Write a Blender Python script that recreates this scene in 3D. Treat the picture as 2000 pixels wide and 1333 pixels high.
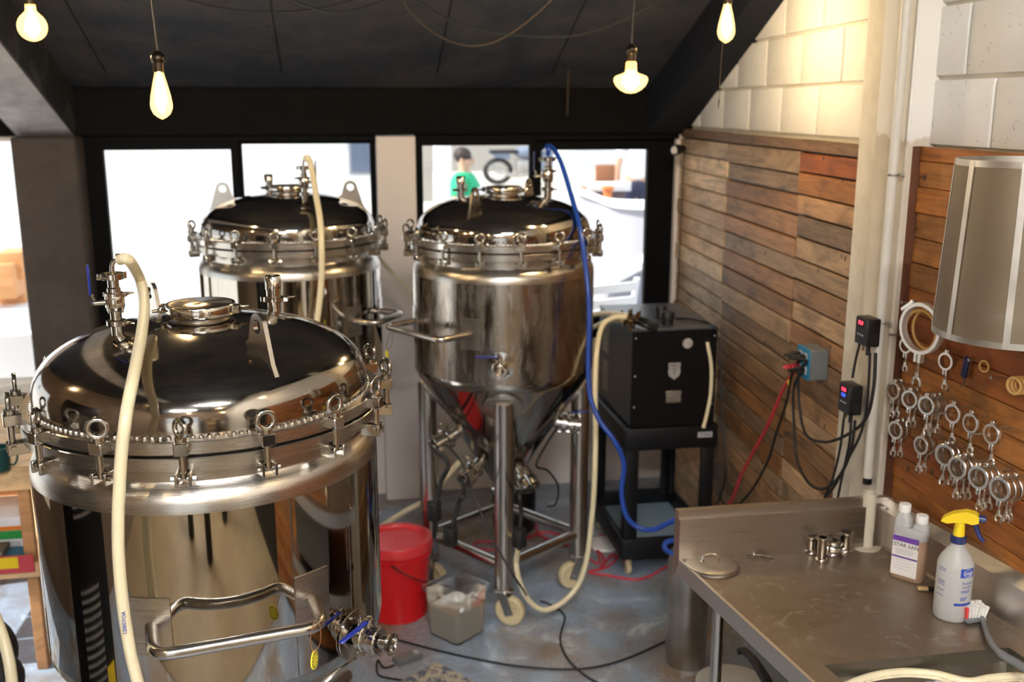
import bpy, bmesh, math, random
from mathutils import Vector, Matrix
random.seed(7)
for o in list(bpy.data.objects): bpy.data.objects.remove(o)
scene = bpy.context.scene
COL = scene.collection
PI = math.pi
def R(a): return math.radians(a)

# ------------------------------------------------------------------ camera
FPX, HC = 2000.0, 2.2
TH, YAW = math.atan(461/2000), R(9.54)
cam_d = bpy.data.cameras.new('camera'); cam = bpy.data.objects.new('camera', cam_d); COL.objects.link(cam)
cam.location = (0, 0, HC); cam.rotation_euler = (PI/2 - TH, 0, -YAW)
cam_d.sensor_width = 36; cam_d.lens = 36*FPX/2000; cam_d.clip_start = .05
cam_d.dof.use_dof = True; cam_d.dof.focus_distance = 2.25; cam_d.dof.aperture_fstop = 3.4
scene.camera = cam
# ------------------------------------------------------------------ world, sun, exposure
world = bpy.data.worlds.new('sky'); scene.world = world; world.use_nodes = True
wn = world.node_tree; wbg = wn.nodes['Background']
wbg.inputs['Color'].default_value = (.80, .90, 1.0, 1); wbg.inputs['Strength'].default_value = 0.95
sun_d = bpy.data.lights.new('sun', 'SUN'); sun = bpy.data.objects.new('sun', sun_d); COL.objects.link(sun)
sun_d.energy = 4.5; sun_d.angle = R(.6); sun_d.color = (1, .95, .87)
sun.rotation_euler = Vector((.72, .12, -.68)).to_track_quat('-Z', 'Y').to_euler()
vs = scene.view_settings; vs.view_transform = 'Standard'; vs.look = 'None'; vs.gamma = 1; vs.exposure = 0.83
vs.use_curve_mapping = False
BULB = 80.0     # emission strength of the glowing bulbs
LEDP = 208.0     # emission strength of the ceiling lamps in the rear of the room

# ------------------------------------------------------------------ pixel rays of the surveyed camera
_c, _s = math.cos(TH), math.sin(TH)
VF = Vector((math.sin(YAW)*_c, math.cos(YAW)*_c, -_s)); VR = Vector((math.cos(YAW), -math.sin(YAW), 0)); VU = VR.cross(VF)
CAM = Vector((0, 0, HC))
def ray(x, y): return VF + VR*((x-1000)/FPX) + VU*((666.5-y)/FPX)
def pz(x, y, z): r = ray(x, y); return CAM + r*((z-HC)/r.z)
def py(x, y, Y): r = ray(x, y); return CAM + r*(Y/r.y)
def px(x, y, X): r = ray(x, y); return CAM + r*(X/r.x)
def pd(x, y, d): return CAM + ray(x, y)*d
def pplane(x, y, p0, n):
    r = ray(x, y); return CAM + r*((Vector(p0)-CAM).dot(n)/r.dot(n))
def pcyl(x, y, cx, cy, rad):
    r = ray(x, y); a = r.x**2+r.y**2; b = -2*(cx*r.x+cy*r.y); c = cx*cx+cy*cy-rad*rad
    D = max(0, b*b-4*a*c); return CAM + r*((-b-math.sqrt(D))/(2*a))

# ------------------------------------------------------------------ materials
def newmat(name):
    m = bpy.data.materials.new(name); m.use_nodes = True
    return m, m.node_tree, m.node_tree.nodes['Principled BSDF']
def L(nt, a, b): nt.links.new(a, b)
def coords(nt, scale=(1, 1, 1), kind='Object', rnd=False, rot=(0, 0, 0)):
    tc = nt.nodes.new('ShaderNodeTexCoord'); mp = nt.nodes.new('ShaderNodeMapping')
    mp.inputs['Scale'].default_value = scale; mp.inputs['Rotation'].default_value = rot
    L(nt, tc.outputs[kind], mp.inputs['Vector'])
    if rnd:
        oi = nt.nodes.new('ShaderNodeObjectInfo'); mu = nt.nodes.new('ShaderNodeMath'); mu.operation = 'MULTIPLY'; mu.inputs[1].default_value = 60
        L(nt, oi.outputs['Random'], mu.inputs[0]); L(nt, mu.outputs[0], mp.inputs['Location'])
    return mp.outputs['Vector']
def noise(nt, vec, scale=5, detail=4, rough=.55, dist=0):
    n = nt.nodes.new('ShaderNodeTexNoise'); n.inputs['Scale'].default_value = scale; n.inputs['Detail'].default_value = detail
    n.inputs['Roughness'].default_value = rough; n.inputs['Distortion'].default_value = dist
    L(nt, vec, n.inputs['Vector']); return n.outputs['Fac']
def ramp(nt, fac, stops, interp='LINEAR'):
    r = nt.nodes.new('ShaderNodeValToRGB'); e = r.color_ramp.elements; r.color_ramp.interpolation = interp
    while len(e) > 1: e.remove(e[-1])
    e[0].position = stops[0][0]; c = stops[0][1]; e[0].color = (*c, 1) if not isinstance(c, (int, float)) else (c, c, c, 1)
    for p, c in stops[1:]:
        q = e.new(p); q.color = (*c, 1) if not isinstance(c, (int, float)) else (c, c, c, 1)
    L(nt, fac, r.inputs['Fac']); return r.outputs['Color']
def mixc(nt, fac, a, b, mode='MIX'):
    m = nt.nodes.new('ShaderNodeMix'); m.data_type = 'RGBA'; m.blend_type = mode
    for s, v in ((m.inputs[0], fac), (m.inputs[6], a), (m.inputs[7], b)):
        if hasattr(v, 'is_output'): L(nt, v, s)
        elif isinstance(v, (int, float)): s.default_value = v
        else: s.default_value = (*v, 1)
    return m.outputs[2]
def bump(nt, b, h, strength=.3, dist=.01):
    n = nt.nodes.new('ShaderNodeBump'); n.inputs['Strength'].default_value = strength; n.inputs['Distance'].default_value = dist
    L(nt, h, n.inputs['Height']); L(nt, n.outputs['Normal'], b.inputs['Normal'])
def simple(name, col, rough=.5, metal=0, spec=.5, bumpy=0, bscale=60, var=.0, **kw):
    m, nt, b = newmat(name)
    b.inputs['Base Color'].default_value = (*col, 1); b.inputs['Roughness'].default_value = rough; b.inputs['Metallic'].default_value = metal
    b.inputs['Specular IOR Level'].default_value = spec
    for k, v in kw.items(): b.inputs[k.replace('_', ' ')].default_value = v
    v_ = None
    if bumpy or var: v_ = noise(nt, coords(nt), bscale, 5)
    if bumpy: bump(nt, b, v_, bumpy, .004)
    if var:
        c2 = ramp(nt, noise(nt, coords(nt), bscale*.3, 5), [(.3, tuple(x*(1-var) for x in col)), (.7, tuple(min(1, x*(1+var)) for x in col))])
        L(nt, c2, b.inputs['Base Color'])
    return m
MT = {}
def brushed(name, col, r0, r1, scale=(3, 3, 400), bs=0):
    m, nt, b = newmat(name); b.inputs['Metallic'].default_value = 1; b.inputs['Base Color'].default_value = (*col, 1)
    n = noise(nt, coords(nt, scale), 3, 5)
    L(nt, ramp(nt, n, [(.3, r0), (.7, r1)]), b.inputs['Roughness'])
    if bs > 0: bump(nt, b, n, bs, .002)
    return m
STEEL = (.64, .61, .565)
MT['mirror'] = simple('polished_steel', (.47, .435, .385), .045, 1)
MT['dome'] = brushed('dome_steel', (.39, .355, .315), .07, .13, (6, 6, 6), .01)
MT['satin'] = brushed('satin_steel', (.50, .465, .415), .25, .31)
MT['tube'] = brushed('tube_steel', (.52, .49, .45), .2, .27, (8, 8, 8), .0)
MT['chrome'] = simple('fitting_steel', (.56, .53, .48), .13, 1)
MT['clampsteel'] = simple('clamp_steel', (.70, .68, .63), .28, 1, bumpy=.05, bscale=120)
m, nt, b = newmat('wet_steel'); MT['wet'] = m
b.inputs['Metallic'].default_value = 1; b.inputs['Base Color'].default_value = (.41, .37, .325, 1)
n1 = noise(nt, coords(nt, (14, 14, 2.2)), 3, 6, .65); n2 = noise(nt, coords(nt, (1, 1, .6)), 160, 3)
L(nt, ramp(nt, n1, [(.35, .10), (.62, .34)]), b.inputs['Roughness']); bump(nt, b, mixc(nt, .5, n1, n2), .10, .004)
# stained worktop steel
m, nt, b = newmat('stained_worktop'); MT['worktop'] = m
v = coords(nt)
n1 = noise(nt, v, 3.2, 8, .62, .6); n2 = noise(nt, v, 11, 8, .7, 1.5)
col = mixc(nt, ramp(nt, n1, [(.38, 0), (.62, 1)]), (.30, .25, .20), (.22, .17, .12))
col = mixc(nt, ramp(nt, n2, [(.57, 0), (.64, .55), (.72, .1)]), col, (.46, .41, .34))
L(nt, col, b.inputs['Base Color']); b.inputs['Metallic'].default_value = .75
L(nt, ramp(nt, n1, [(.3, .30), (.7, .48)]), b.inputs['Roughness']); bump(nt, b, n2, .05, .003)
MT['counter_edge'] = brushed('brushed_edge', (.74, .71, .68), .28, .36, (2, 160, 160))
MT['splash'] = brushed('brushed_splash', (.50, .46, .40), .26, .38, (2, 2, 160))
MT['galv'] = simple('old_galvanised', (.52, .50, .46), .42, 1, bumpy=.15, bscale=30, var=.25)
MT['kegsteel'] = simple('worn_steel', (.50, .47, .43), .38, 1, bumpy=.1, bscale=14, var=.3)
# floor
m, nt, b = newmat('sealed_concrete'); MT['floor'] = m
v = coords(nt)
n1 = noise(nt, v, 1.15, 7, .6, .4); n2 = noise(nt, v, 5, 8, .7, .6); n3 = noise(nt, v, 30, 4)
col = mixc(nt, ramp(nt, n1, [(.44, 0), (.60, 1)]), (.30, .395, .53), (.28, .215, .16))
col = mixc(nt, ramp(nt, n2, [(.45, 0), (.68, .75)]), col, (.17, .155, .145))
col = mixc(nt, ramp(nt, n2, [(.34, .7), (.45, 0)]), col, (.60, .66, .72))  # pale blue-white patches put the windows' reflections into the floor colour
L(nt, col, b.inputs['Base Color']); L(nt, ramp(nt, n2, [(.3, .18), (.7, .38)]), b.inputs['Roughness']); bump(nt, b, n3, .06, .003)
def plaster(name, c1, c2, sc=3, rough=.85, bs=.25):
    m, nt, b = newmat(name); v = coords(nt)
    n1 = noise(nt, v, sc, 7, .65, .3); n2 = noise(nt, v, 70, 5)
    L(nt, ramp(nt, n1, [(.35, c1), (.68, c2)]), b.inputs['Base Color']); b.inputs['Roughness'].default_value = rough
    bump(nt, b, n2, bs, .004); return m
MT['wall'] = plaster('pale_plaster', (.78, .71, .66), (.84, .76, .70), 1.5)
MT['column'] = plaster('cream_concrete', (.60, .54, .45), (.70, .64, .55), 4)
MT['pillar'] = plaster('brown_concrete', (.048, .037, .030), (.074, .057, .046), 5, .8, .5)
m, nt, b = newmat('black_ceiling'); MT['ceiling'] = m
v = coords(nt); n1 = noise(nt, v, .7, 10, .8, .2); n2 = noise(nt, v, 9, 8, .8)
col = mixc(nt, ramp(nt, n1, [(.46, 0), (.56, 1)]), (.026, .033, .049), (.058, .058, .064))
col = mixc(nt, ramp(nt, n2, [(.60, 0), (.70, .8)]), col, (.008, .008, .009))
L(nt, col, b.inputs['Base Color']); b.inputs['Roughness'].default_value = .7; b.inputs['Specular IOR Level'].default_value = .3; bump(nt, b, n2, .2, .006)
MT['beam'] = plaster('black_beam', (.0030, .0027, .0024), (.0055, .0048, .0042), 4, .75, .3)
MT['beam'].node_tree.nodes['Principled BSDF'].inputs['Specular IOR Level'].default_value = .12
m, nt, b = newmat('rafter_paint'); MT['rafter'] = m
v = coords(nt); n1 = noise(nt, v, 5, 8, .75, .4)
L(nt, ramp(nt, n1, [(.50, (.012, .012, .014)), (.62, (.06, .06, .065))]), b.inputs['Base Color']); b.inputs['Roughness'].default_value = .7
MT['rafter_bare'] = plaster('bare_rafter', (.30, .30, .32), (.52, .52, .54), 5, .85)
m, nt, b = newmat('painted_block'); MT['block'] = m
v = coords(nt); n1 = noise(nt, v, 45, 7, .75); n2 = noise(nt, v, 3, 4)
col = mixc(nt, ramp(nt, n2, [(.4, 0), (.65, 1)]), (.84, .835, .80), (.78, .77, .73))
pits = ramp(nt, n1, [(.34, .9), (.37, 0)])
col = mixc(nt, pits, col, (.25, .23, .2))
L(nt, col, b.inputs['Base Color']); b.inputs['Roughness'].default_value = .8; bump(nt, b, n1, .5, .006)
MT['mortar'] = plaster('painted_mortar', (.62, .59, .52), (.74, .71, .64), 12, .85, .5)
# wood planks: the object's own colour times grain
def woodmat(name, rough=.62, grain=(1.2, 22, 22), spots=True, lo=.55, hi=1.25):
    m, nt, b = newmat(name)
    oi = nt.nodes.new('ShaderNodeObjectInfo')
    v = coords(nt, grain, rnd=True)
    g = noise(nt, v, 2.2, 7, .62, 1.2); big = noise(nt, coords(nt, (3, 7, 7), rnd=True), 1.6, 5, .6, .5)
    col = mixc(nt, 1, oi.outputs['Color'], ramp(nt, g, [(.30, lo), (.52, 1.0), (.75, hi)]), 'MULTIPLY')
    col = mixc(nt, .75, col, ramp(nt, big, [(.32, .45), (.5, 1.0), (.7, 1.25)]), 'MULTIPLY')
    if spots:
        vo = nt.nodes.new('ShaderNodeTexVoronoi'); vo.inputs['Scale'].default_value = 9; L(nt, coords(nt, (1, 1, 1), rnd=True), vo.inputs['Vector'])
        col = mixc(nt, ramp(nt, vo.outputs['Distance'], [(.06, .85), (.11, 0)]), col, (.03, .022, .017))
    L(nt, col, b.inputs['Base Color']); b.inputs['Roughness'].default_value = rough; bump(nt, b, g, .25, .003)
    return m
MT['plank'] = woodmat('pallet_plank')
MT['pine'] = woodmat('pale_pine', .6, (1.5, 16, 16), False, .8, 1.1)
def plastic(name, col, rough=.35, **k): return simple(name, col, rough, 0, .5, **k)
MT['black'] = plastic('black_plastic', (.006, .006, .007), .35)
MT['blackpaint'] = simple('black_painted_steel', (.004, .004, .005), .35, 0, .3)
MT['cartblack'] = simple('black_cart_plastic', (.006, .0065, .008), .42, 0, .35, bumpy=.12, bscale=90)
MT['rubber'] = plastic('black_rubber', (.010, .010, .010), .5)
MT['frame'] = simple('black_window_frame', (.004, .004, .0045), .6, 0, .08)
MT['silverpaint'] = simple('grey_side_panel', (.045, .05, .058), .3, .5)
MT['redcable'] = plastic('red_cable', (.60, .035, .06), .4)
MT['bluehose'] = plastic('blue_hose', (.012, .055, .33), .28)
MT['bluelever'] = plastic('blue_vinyl', (.012, .03, .30), .3)
MT['red'] = plastic('red_bucket_plastic', (.78, .012, .018), .28)
MT['redlid'] = plastic('red_lid_plastic', (.80, .05, .06), .3)
MT['white'] = plastic('white_plastic', (.80, .79, .76), .35)
MT['castor'] = plastic('cream_nylon', (.72, .60, .36), .4)
MT['yellow'] = plastic('yellow_plastic', (.85, .62, .02), .35)
MT['yellowtag'] = plastic('yellow_tag', (.85, .75, .04), .4)
MT['gasket'] = plastic('amber_silicone', (.72, .45, .16), .35)
MT['navy'] = plastic('navy_plastic', (.018, .028, .12), .35)
MT['blueplate'] = plastic('blue_outlet_plate', (.02, .22, .42), .35)
MT['greybox'] = plastic('grey_box', (.17, .18, .18), .5)
MT['pvc'] = plastic('painted_pipe', (.66, .63, .56), .4)
MT['grey'] = plastic('grey_plastic', (.16, .17, .18), .4)
MT['lightgrey'] = plastic('light_grey_label', (.45, .46, .48), .5)
MT['print'] = plastic('blue_print', (.02, .06, .38), .5)
MT['purple'] = plastic('purple_print', (.14, .05, .30), .5)
MT['darkprint'] = plastic('dark_print', (.03, .03, .03), .5)
MT['paper'] = plastic('label_paper', (.72, .69, .66), .6)
MT['copperwire'] = simple('copper_wire', (.75, .42, .25), .3, 1)
MT['brass'] = simple('old_brass', (.20, .13, .06), .35, 1)
MT['socket'] = simple('dark_bronze', (.06, .045, .03), .3, .9)
MT['thread'] = plastic('thin_brown_thread', (.045, .032, .02), .7)
# braided cream hose
m, nt, b = newmat('cream_hose'); MT['hose'] = m
b.inputs['Base Color'].default_value = (.78, .70, .48, 1); b.inputs['Roughness'].default_value = .3
b.inputs['Subsurface Weight'].default_value = .25; b.inputs['Subsurface Radius'].default_value = (.02, .015, .008); b.inputs['Subsurface Scale'].default_value = .3
vo = nt.nodes.new('ShaderNodeTexVoronoi'); vo.inputs['Scale'].default_value = 330; L(nt, coords(nt), vo.inputs['Vector'])
bump(nt, b, vo.outputs['Distance'], .15, .002)
def glassy(name, col, rough=.02, ior=1.45, **k): return simple(name, col, rough, 0, .5, Transmission_Weight=1.0, IOR=ior, **k)
MT['clearplastic'] = glassy('clear_plastic', (.95, .95, .92), .08, 1.15)
MT['milky'] = simple('milky_plastic', (.85, .86, .85), .32, 0, .5, Transmission_Weight=.55, IOR=1.3)
MT['water'] = glassy('water', (.93, .95, .92), .01, 1.33)
MT['cloudy'] = simple('cloudy_liquid', (.99, .985, .94), .10, 0, .5, Transmission_Weight=.45, IOR=1.33)
MT['amberliquid'] = simple('amber_bottle', (.46, .30, .20), .28, 0, .5, Transmission_Weight=.25)
m, nt, b = newmat('window_glass'); MT['pane'] = m
tr = nt.nodes.new('ShaderNodeBsdfTransparent'); gl = nt.nodes.new('ShaderNodeBsdfGlossy'); gl.inputs['Roughness'].default_value = .02
fr = nt.nodes.new('ShaderNodeFresnel'); fr.inputs['IOR'].default_value = 1.35; mx = nt.nodes.new('ShaderNodeMixShader')
L(nt, fr.outputs[0], mx.inputs[0]); L(nt, tr.outputs[0], mx.inputs[1]); L(nt, gl.outputs[0], mx.inputs[2]); L(nt, mx.outputs[0], nt.nodes['Material Output'].inputs['Surface'])
# stainless mesh cloth: woven with open gaps
m, nt, b = newmat('steel_mesh_cloth'); MT['meshcloth'] = m
b.inputs['Base Color'].default_value = (.25, .205, .145, 1); b.inputs['Roughness'].default_value = .5; b.inputs['Metallic'].default_value = .7
tr = nt.nodes.new('ShaderNodeBsdfTransparent'); mx = nt.nodes.new('ShaderNodeMixShader')
wv = noise(nt, coords(nt, (1, 1, 1)), 6, 4)
L(nt, ramp(nt, wv, [(.3, .62), (.7, .82)]), mx.inputs[0]); L(nt, tr.outputs[0], mx.inputs[1]); L(nt, b.outputs[0], mx.inputs[2]); L(nt, mx.outputs[0], nt.nodes['Material Output'].inputs['Surface'])
def emit(name, col, s):
    m, nt, b = newmat(name); b.inputs['Base Color'].default_value = (*col, 1); b.inputs['Emission Color'].default_value = (*col, 1); b.inputs['Emission Strength'].default_value = s; return m
MT['filament'] = emit('glowing_filament', (1, .76, .44), BULB*5.5)
m, nt, b = newmat('frosted_bulb_glass'); MT['bulb'] = m
tr = nt.nodes.new('ShaderNodeBsdfTransparent'); tr.inputs['Color'].default_value = (1, .93, .80, 1)
em = nt.nodes.new('ShaderNodeEmission'); em.inputs['Color'].default_value = (1, .60, .20, 1); em.inputs['Strength'].default_value = 2.4
mx = nt.nodes.new('ShaderNodeMixShader'); mx.inputs[0].default_value = .55
L(nt, tr.outputs[0], mx.inputs[1]); L(nt, em.outputs[0], mx.inputs[2]); L(nt, mx.outputs[0], nt.nodes['Material Output'].inputs['Surface'])
MT['bulbneck'] = emit('amber_bulb_neck', (1, .50, .13), 1.6)
MT['ledred'] = emit('red_digits', (1, .03, .06), 3.0)
MT['ledblue'] = emit('blue_digits', (.05, .1, 1), 1.5)
MT['lcd'] = plastic('grey_lcd', (.20, .22, .20), .2)
# rainbow foil disc on the sight port
m, nt, b = newmat('holographic_disc'); MT['foil'] = m
b.inputs['Metallic'].default_value = 1; b.inputs['Base Color'].default_value = (.40, .35, .28, 1); b.inputs['Roughness'].default_value = .32
b.inputs['Anisotropic'].default_value = .9
tg = nt.nodes.new('ShaderNodeTangent'); tg.direction_type = 'RADIAL'; tg.axis = 'Z'; L(nt, tg.outputs[0], b.inputs['Tangent'])
try:
    b.inputs['Thin Film Thickness'].default_value = 620; b.inputs['Thin Film IOR'].default_value = 1.6
except Exception: pass

# ------------------------------------------------------------------ mesh builder
def frame_z(d):
    d = Vector(d).normalized(); a = Vector((0, 0, 1)) if abs(d.z) < .95 else Vector((1, 0, 0))
    x = a.cross(d).normalized(); y = d.cross(x)
    return Matrix(((x.x, y.x, d.x, 0), (x.y, y.y, d.y, 0), (x.z, y.z, d.z, 0), (0, 0, 0, 1)))
def crom(pts, n=8, closed=False):
    pts = [Vector(p) for p in pts]; out = []; N = len(pts)
    rng = N if closed else N-1
    for i in range(rng):
        if closed: p0, p1, p2, p3 = pts[i-1], pts[i], pts[(i+1) % N], pts[(i+2) % N]
        else: p0, p1, p2, p3 = pts[max(0, i-1)], pts[i], pts[i+1], pts[min(N-1, i+2)]
        for k in range(n):
            t = k/n
            out.append(.5*((2*p1)+(p2-p0)*t+(2*p0-5*p1+4*p2-p3)*t*t+(-p0+3*p1-3*p2+p3)*t*t*t))
    if not closed: out.append(pts[-1])
    return out
class MB:
    def __init__(s): s.v = []; s.f = []
    def add(s, vs, fs, M=None):
        o = len(s.v); s.v += [tuple((M @ Vector(p)) if M else Vector(p)) for p in vs]
        s.f += [tuple(i+o for i in f) for f in fs]; return s
    def box(s, c, size, M=None, bev=0):
        c = Vector(c); h = Vector(size)/2
        if bev <= 0:
            vs = [c+Vector((x*h.x, y*h.y, z*h.z)) for x in (-1, 1) for y in (-1, 1) for z in (-1, 1)]
            return s.add(vs, [(0, 1, 3, 2), (4, 6, 7, 5), (0, 4, 5, 1), (2, 3, 7, 6), (0, 2, 6, 4), (1, 5, 7, 3)], M)
        bm = bmesh.new(); bmesh.ops.create_cube(bm, size=1)
        for q in bm.verts: q.co = c+Vector((q.co.x*size[0], q.co.y*size[1], q.co.z*size[2]))
        bmesh.ops.bevel(bm, geom=bm.edges[:], offset=bev, segments=2 if bev > .004 else 1, affect='EDGES', profile=.5)
        bm.verts.index_update()
        s.add([q.co.copy() for q in bm.verts], [[q.index for q in f.verts] for f in bm.faces], M); bm.free(); return s
    def lathe(s, prof, n=32, M=None, a0=0, a1=2*PI):
        full = abs(a1-a0-2*PI) < 1e-6; m = n if full else n+1; vs = []; fs = []; idx = []
        for r, z in prof:
            if r < 1e-7: idx.append([len(vs)]); vs.append((0, 0, z))
            else:
                idx.append(list(range(len(vs), len(vs)+m)))
                vs += [(r*math.cos(a0+(a1-a0)*k/n), r*math.sin(a0+(a1-a0)*k/n), z) for k in range(m)]
        for a, b_ in zip(idx, idx[1:]):
            for k in range(n):
                k2 = (k+1) % m if full else k+1
                if len(a) == 1 and len(b_) == 1: continue
                if len(a) == 1: fs.append((a[0], b_[k2], b_[k]))
                elif len(b_) == 1: fs.append((a[k], a[k2], b_[0]))
                else: fs.append((a[k], a[k2], b_[k2], b_[k]))
        return s.add(vs, fs, M)
    def cyl(s, p0, p1, r0, r1=None, n=16, caps=True):
        p0, p1 = Vector(p0), Vector(p1); r1 = r0 if r1 is None else r1; h = (p1-p0).length
        pr = [(r0, 0), (r1, h)]
        if caps: pr = [(0, 0)]+pr+[(0, h)]
        return s.lathe(pr, n, Matrix.Translation(p0) @ frame_z(p1-p0))
    def tube(s, pts, r, n=10, closed=False, caps=True):
        pts = [Vector(p) for p in pts]; N = len(pts); vs = []; fs = []; up = None
        for i, p in enumerate(pts):
            if closed: t = (pts[(i+1) % N]-pts[i-1]).normalized()
            else: t = (pts[min(N-1, i+1)]-pts[max(0, i-1)]).normalized()
            if up is None:
                up = Vector((0, 0, 1)) if abs(t.z) < .9 else Vector((1, 0, 0))
            x = (up - t*up.dot(t))
            if x.length < 1e-6: x = t.orthogonal()
            x.normalize(); y = t.cross(x); up = x
            rr = r[i] if isinstance(r, (list, tuple)) else r
            vs += [p+x*(rr*math.cos(2*PI*k/n))+y*(rr*math.sin(2*PI*k/n)) for k in range(n)]
        for i in range(N if closed else N-1):
            j = (i+1) % N
            for k in range(n): fs.append((i*n+k, i*n+(k+1) % n, j*n+(k+1) % n, j*n+k))
        if caps and not closed: fs.append(tuple(range(n-1, -1, -1))); fs.append(tuple((N-1)*n+k for k in range(n)))
        return s.add(vs, fs)
    def torus(s, c, axis, Rr, r, n=28, m=10, squash=1):
        M = Matrix.Translation(Vector(c)) @ frame_z(axis)
        pts = [M @ Vector((Rr*math.cos(2*PI*k/n), Rr*math.sin(2*PI*k/n), 0)) for k in range(n)]
        return s.tube(pts, r, m, True)
    def sphere(s, c, r, n=16, sc=(1, 1, 1)):
        pr = [(max(0, r*math.sin(PI*k/(n//2+2))), -r*math.cos(PI*k/(n//2+2))) for k in range(n//2+3)]; pr[0] = (0, -r); pr[-1] = (0, r)
        return s.lathe(pr, n, Matrix.Translation(Vector(c)) @ Matrix.Diagonal((*sc, 1)))
    def prism(s, out, d, M=None, holes=()):
        # outline in local xy extruded along z by d; holes: list of outlines with the same vertex order direction
        bm = bmesh.new(); ed = []
        for loop in [out]+list(holes):
            vv = [bm.verts.new((p[0], p[1], 0)) for p in loop]
            ed += [bm.edges.new((vv[i], vv[(i+1) % len(vv)])) for i in range(len(vv))]
        bmesh.ops.triangle_fill(bm, use_beauty=True, edges=ed)
        g = bmesh.ops.extrude_face_region(bm, geom=bm.faces[:])
        for q in g['geom']:
            if isinstance(q, bmesh.types.BMVert): q.co.z += d
        bmesh.ops.recalc_face_normals(bm, faces=bm.faces[:]); bm.verts.index_update()
        s.add([q.co.copy() for q in bm.verts], [[q.index for q in f.verts] for f in bm.faces], M); bm.free(); return s
    def mesh(s, name, mat, smooth=True, ang=38):
        me = bpy.data.meshes.new(name); me.from_pydata([tuple(q) for q in s.v], [], s.f)
        if mat is not None: me.materials.append(MT[mat] if isinstance(mat, str) else mat)
        bm = bmesh.new(); bm.from_mesh(me); bmesh.ops.recalc_face_normals(bm, faces=bm.faces[:]); bm.to_mesh(me); bm.free()
        if smooth:
            me.polygons.foreach_set('use_smooth', [True]*len(me.polygons)); me.set_sharp_from_angle(angle=R(ang))
        me.update(); return me
    def build(s, name, mat, parent=None, label=None, smooth=True, loc=None, ang=38):
        # vertices are in the parent's space; loc moves the object's own origin
        if loc is not None:
            l = Vector(loc); s.v = [tuple(Vector(q)-l) for q in s.v]
        return link(name, s.mesh(name, mat, smooth, ang), parent, loc, label=label)
    def wbuild(s, name, mat, root, label=None, smooth=True, ang=38):
        # vertices are in world space; the root is an unrotated empty
        l = root.location; s.v = [tuple(Vector(q)-l) for q in s.v]
        return link(name, s.mesh(name, mat, smooth, ang), root, None, label=label)
def link(name, me, parent=None, loc=None, rotz=None, label=None, M=None):
    o = bpy.data.objects.new(name, me); COL.objects.link(o)
    if parent is not None: o.parent = parent
    if M is not None: o.matrix_local = M
    else:
        if loc is not None: o.location = loc
        if rotz is not None: o.rotation_euler = (0, 0, rotz)
    if label: o['label'] = label
    return o
def tag(o, label, cat, group=None, kind=None):
    if label: o['label'] = label
    if cat: o['category'] = cat
    if group: o['group'] = group
    if kind: o['kind'] = kind
    return o
def thing(name, label, cat, loc=(0, 0, 0), rotz=0, group=None):
    o = bpy.data.objects.new(name, None); COL.objects.link(o); o.location = loc; o.rotation_euler = (0, 0, rotz)
    o.empty_display_size = .05
    return tag(o, label, cat, group)
def struct(name, mb, mat, label, cat='structure', smooth=False, loc=None):
    o = mb.build(name, mat, None, None, smooth, loc); return tag(o, label, cat, None, 'structure')
def single(name, mb, mat, label, cat, group=None, smooth=True, loc=None, ang=38):
    # one-mesh thing built in world space; its origin goes to its base
    if loc is None:
        xs = [q[0] for q in mb.v]; ys = [q[1] for q in mb.v]; loc = ((min(xs)+max(xs))/2, (min(ys)+max(ys))/2, min(q[2] for q in mb.v))
    return tag(mb.build(name, mat, None, None, smooth, loc, ang), label, cat, group)
_txt = {}
def text(name, s, size, M, mat, parent, ext=.0004, align='CENTER'):
    cu = bpy.data.curves.new(name, 'FONT'); cu.body = s; cu.size = size; cu.extrude = ext; cu.align_x = align; cu.align_y = 'CENTER'; cu.resolution_u = 3
    o = bpy.data.objects.new(name, cu); COL.objects.link(o); dg = bpy.context.evaluated_depsgraph_get()
    me = bpy.data.meshes.new_from_object(o.evaluated_get(dg)); bpy.data.objects.remove(o)
    me.materials.clear(); me.materials.append(MT[mat]); return link(name, me, parent, M=M)
def basis(origin, x, z):
    # matrix with local X along x and local Z along z
    x = Vector(x).normalized(); z = Vector(z); z = (z-x*z.dot(x)).normalized(); y = z.cross(x); o = Vector(origin)
    return Matrix(((x.x, y.x, z.x, o.x), (x.y, y.y, z.y, o.y), (x.z, y.z, z.z, o.z), (0, 0, 0, 1)))

# ================================================================== THE SETTING
YB = 5.64                       # back wall plane
def ceil_z(y): return 2.29 + .4*(5.6-y) if y > 0 else 2.29+.4*5.6 + .25*y
struct('floor', MB().box((-.3, 1.1, -.05), (6.4, 9.6, .1)), 'floor', 'stained sealed concrete floor of the brewery room')
# sloped black ceiling slab, with the seams of its boards
mb = MB(); ys = [5.75, 0, -3.75]
for y0, y1 in zip(ys, ys[1:]):
    vs = []
    for y in (y0, y1):
        for x in (-3.2, 2.3):
            for dz in (0, .12): vs.append((x, y, ceil_z(y)+dz))
    mb.add(vs, [(0, 2, 6, 4), (1, 5, 7, 3), (0, 4, 5, 1), (2, 3, 7, 6), (0, 1, 3, 2), (4, 6, 7, 5)])
ceiling = struct('ceiling', mb, 'ceiling', 'dark blue-black painted ceiling sloping down to the windows')
for x0, x1 in ((-.26, -.22), (.52, .50), (1.12, 1.02), (-1.1, -1.05)):
    b_ = MB().box((0, 0, 0), (.003, 5.0, .004), basis((x0, 3.1, ceil_z(3.1)-.002), (1, 0, 0), (0, .4, 1)))
    b_.build('seam_strip', 'beam', ceiling, smooth=False)
struct('trim_1', MB().box((.1, 5.70, 2.168), (4.0, .22, .245), bev=.01), 'beam', 'black concrete beam above the windows')
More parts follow.
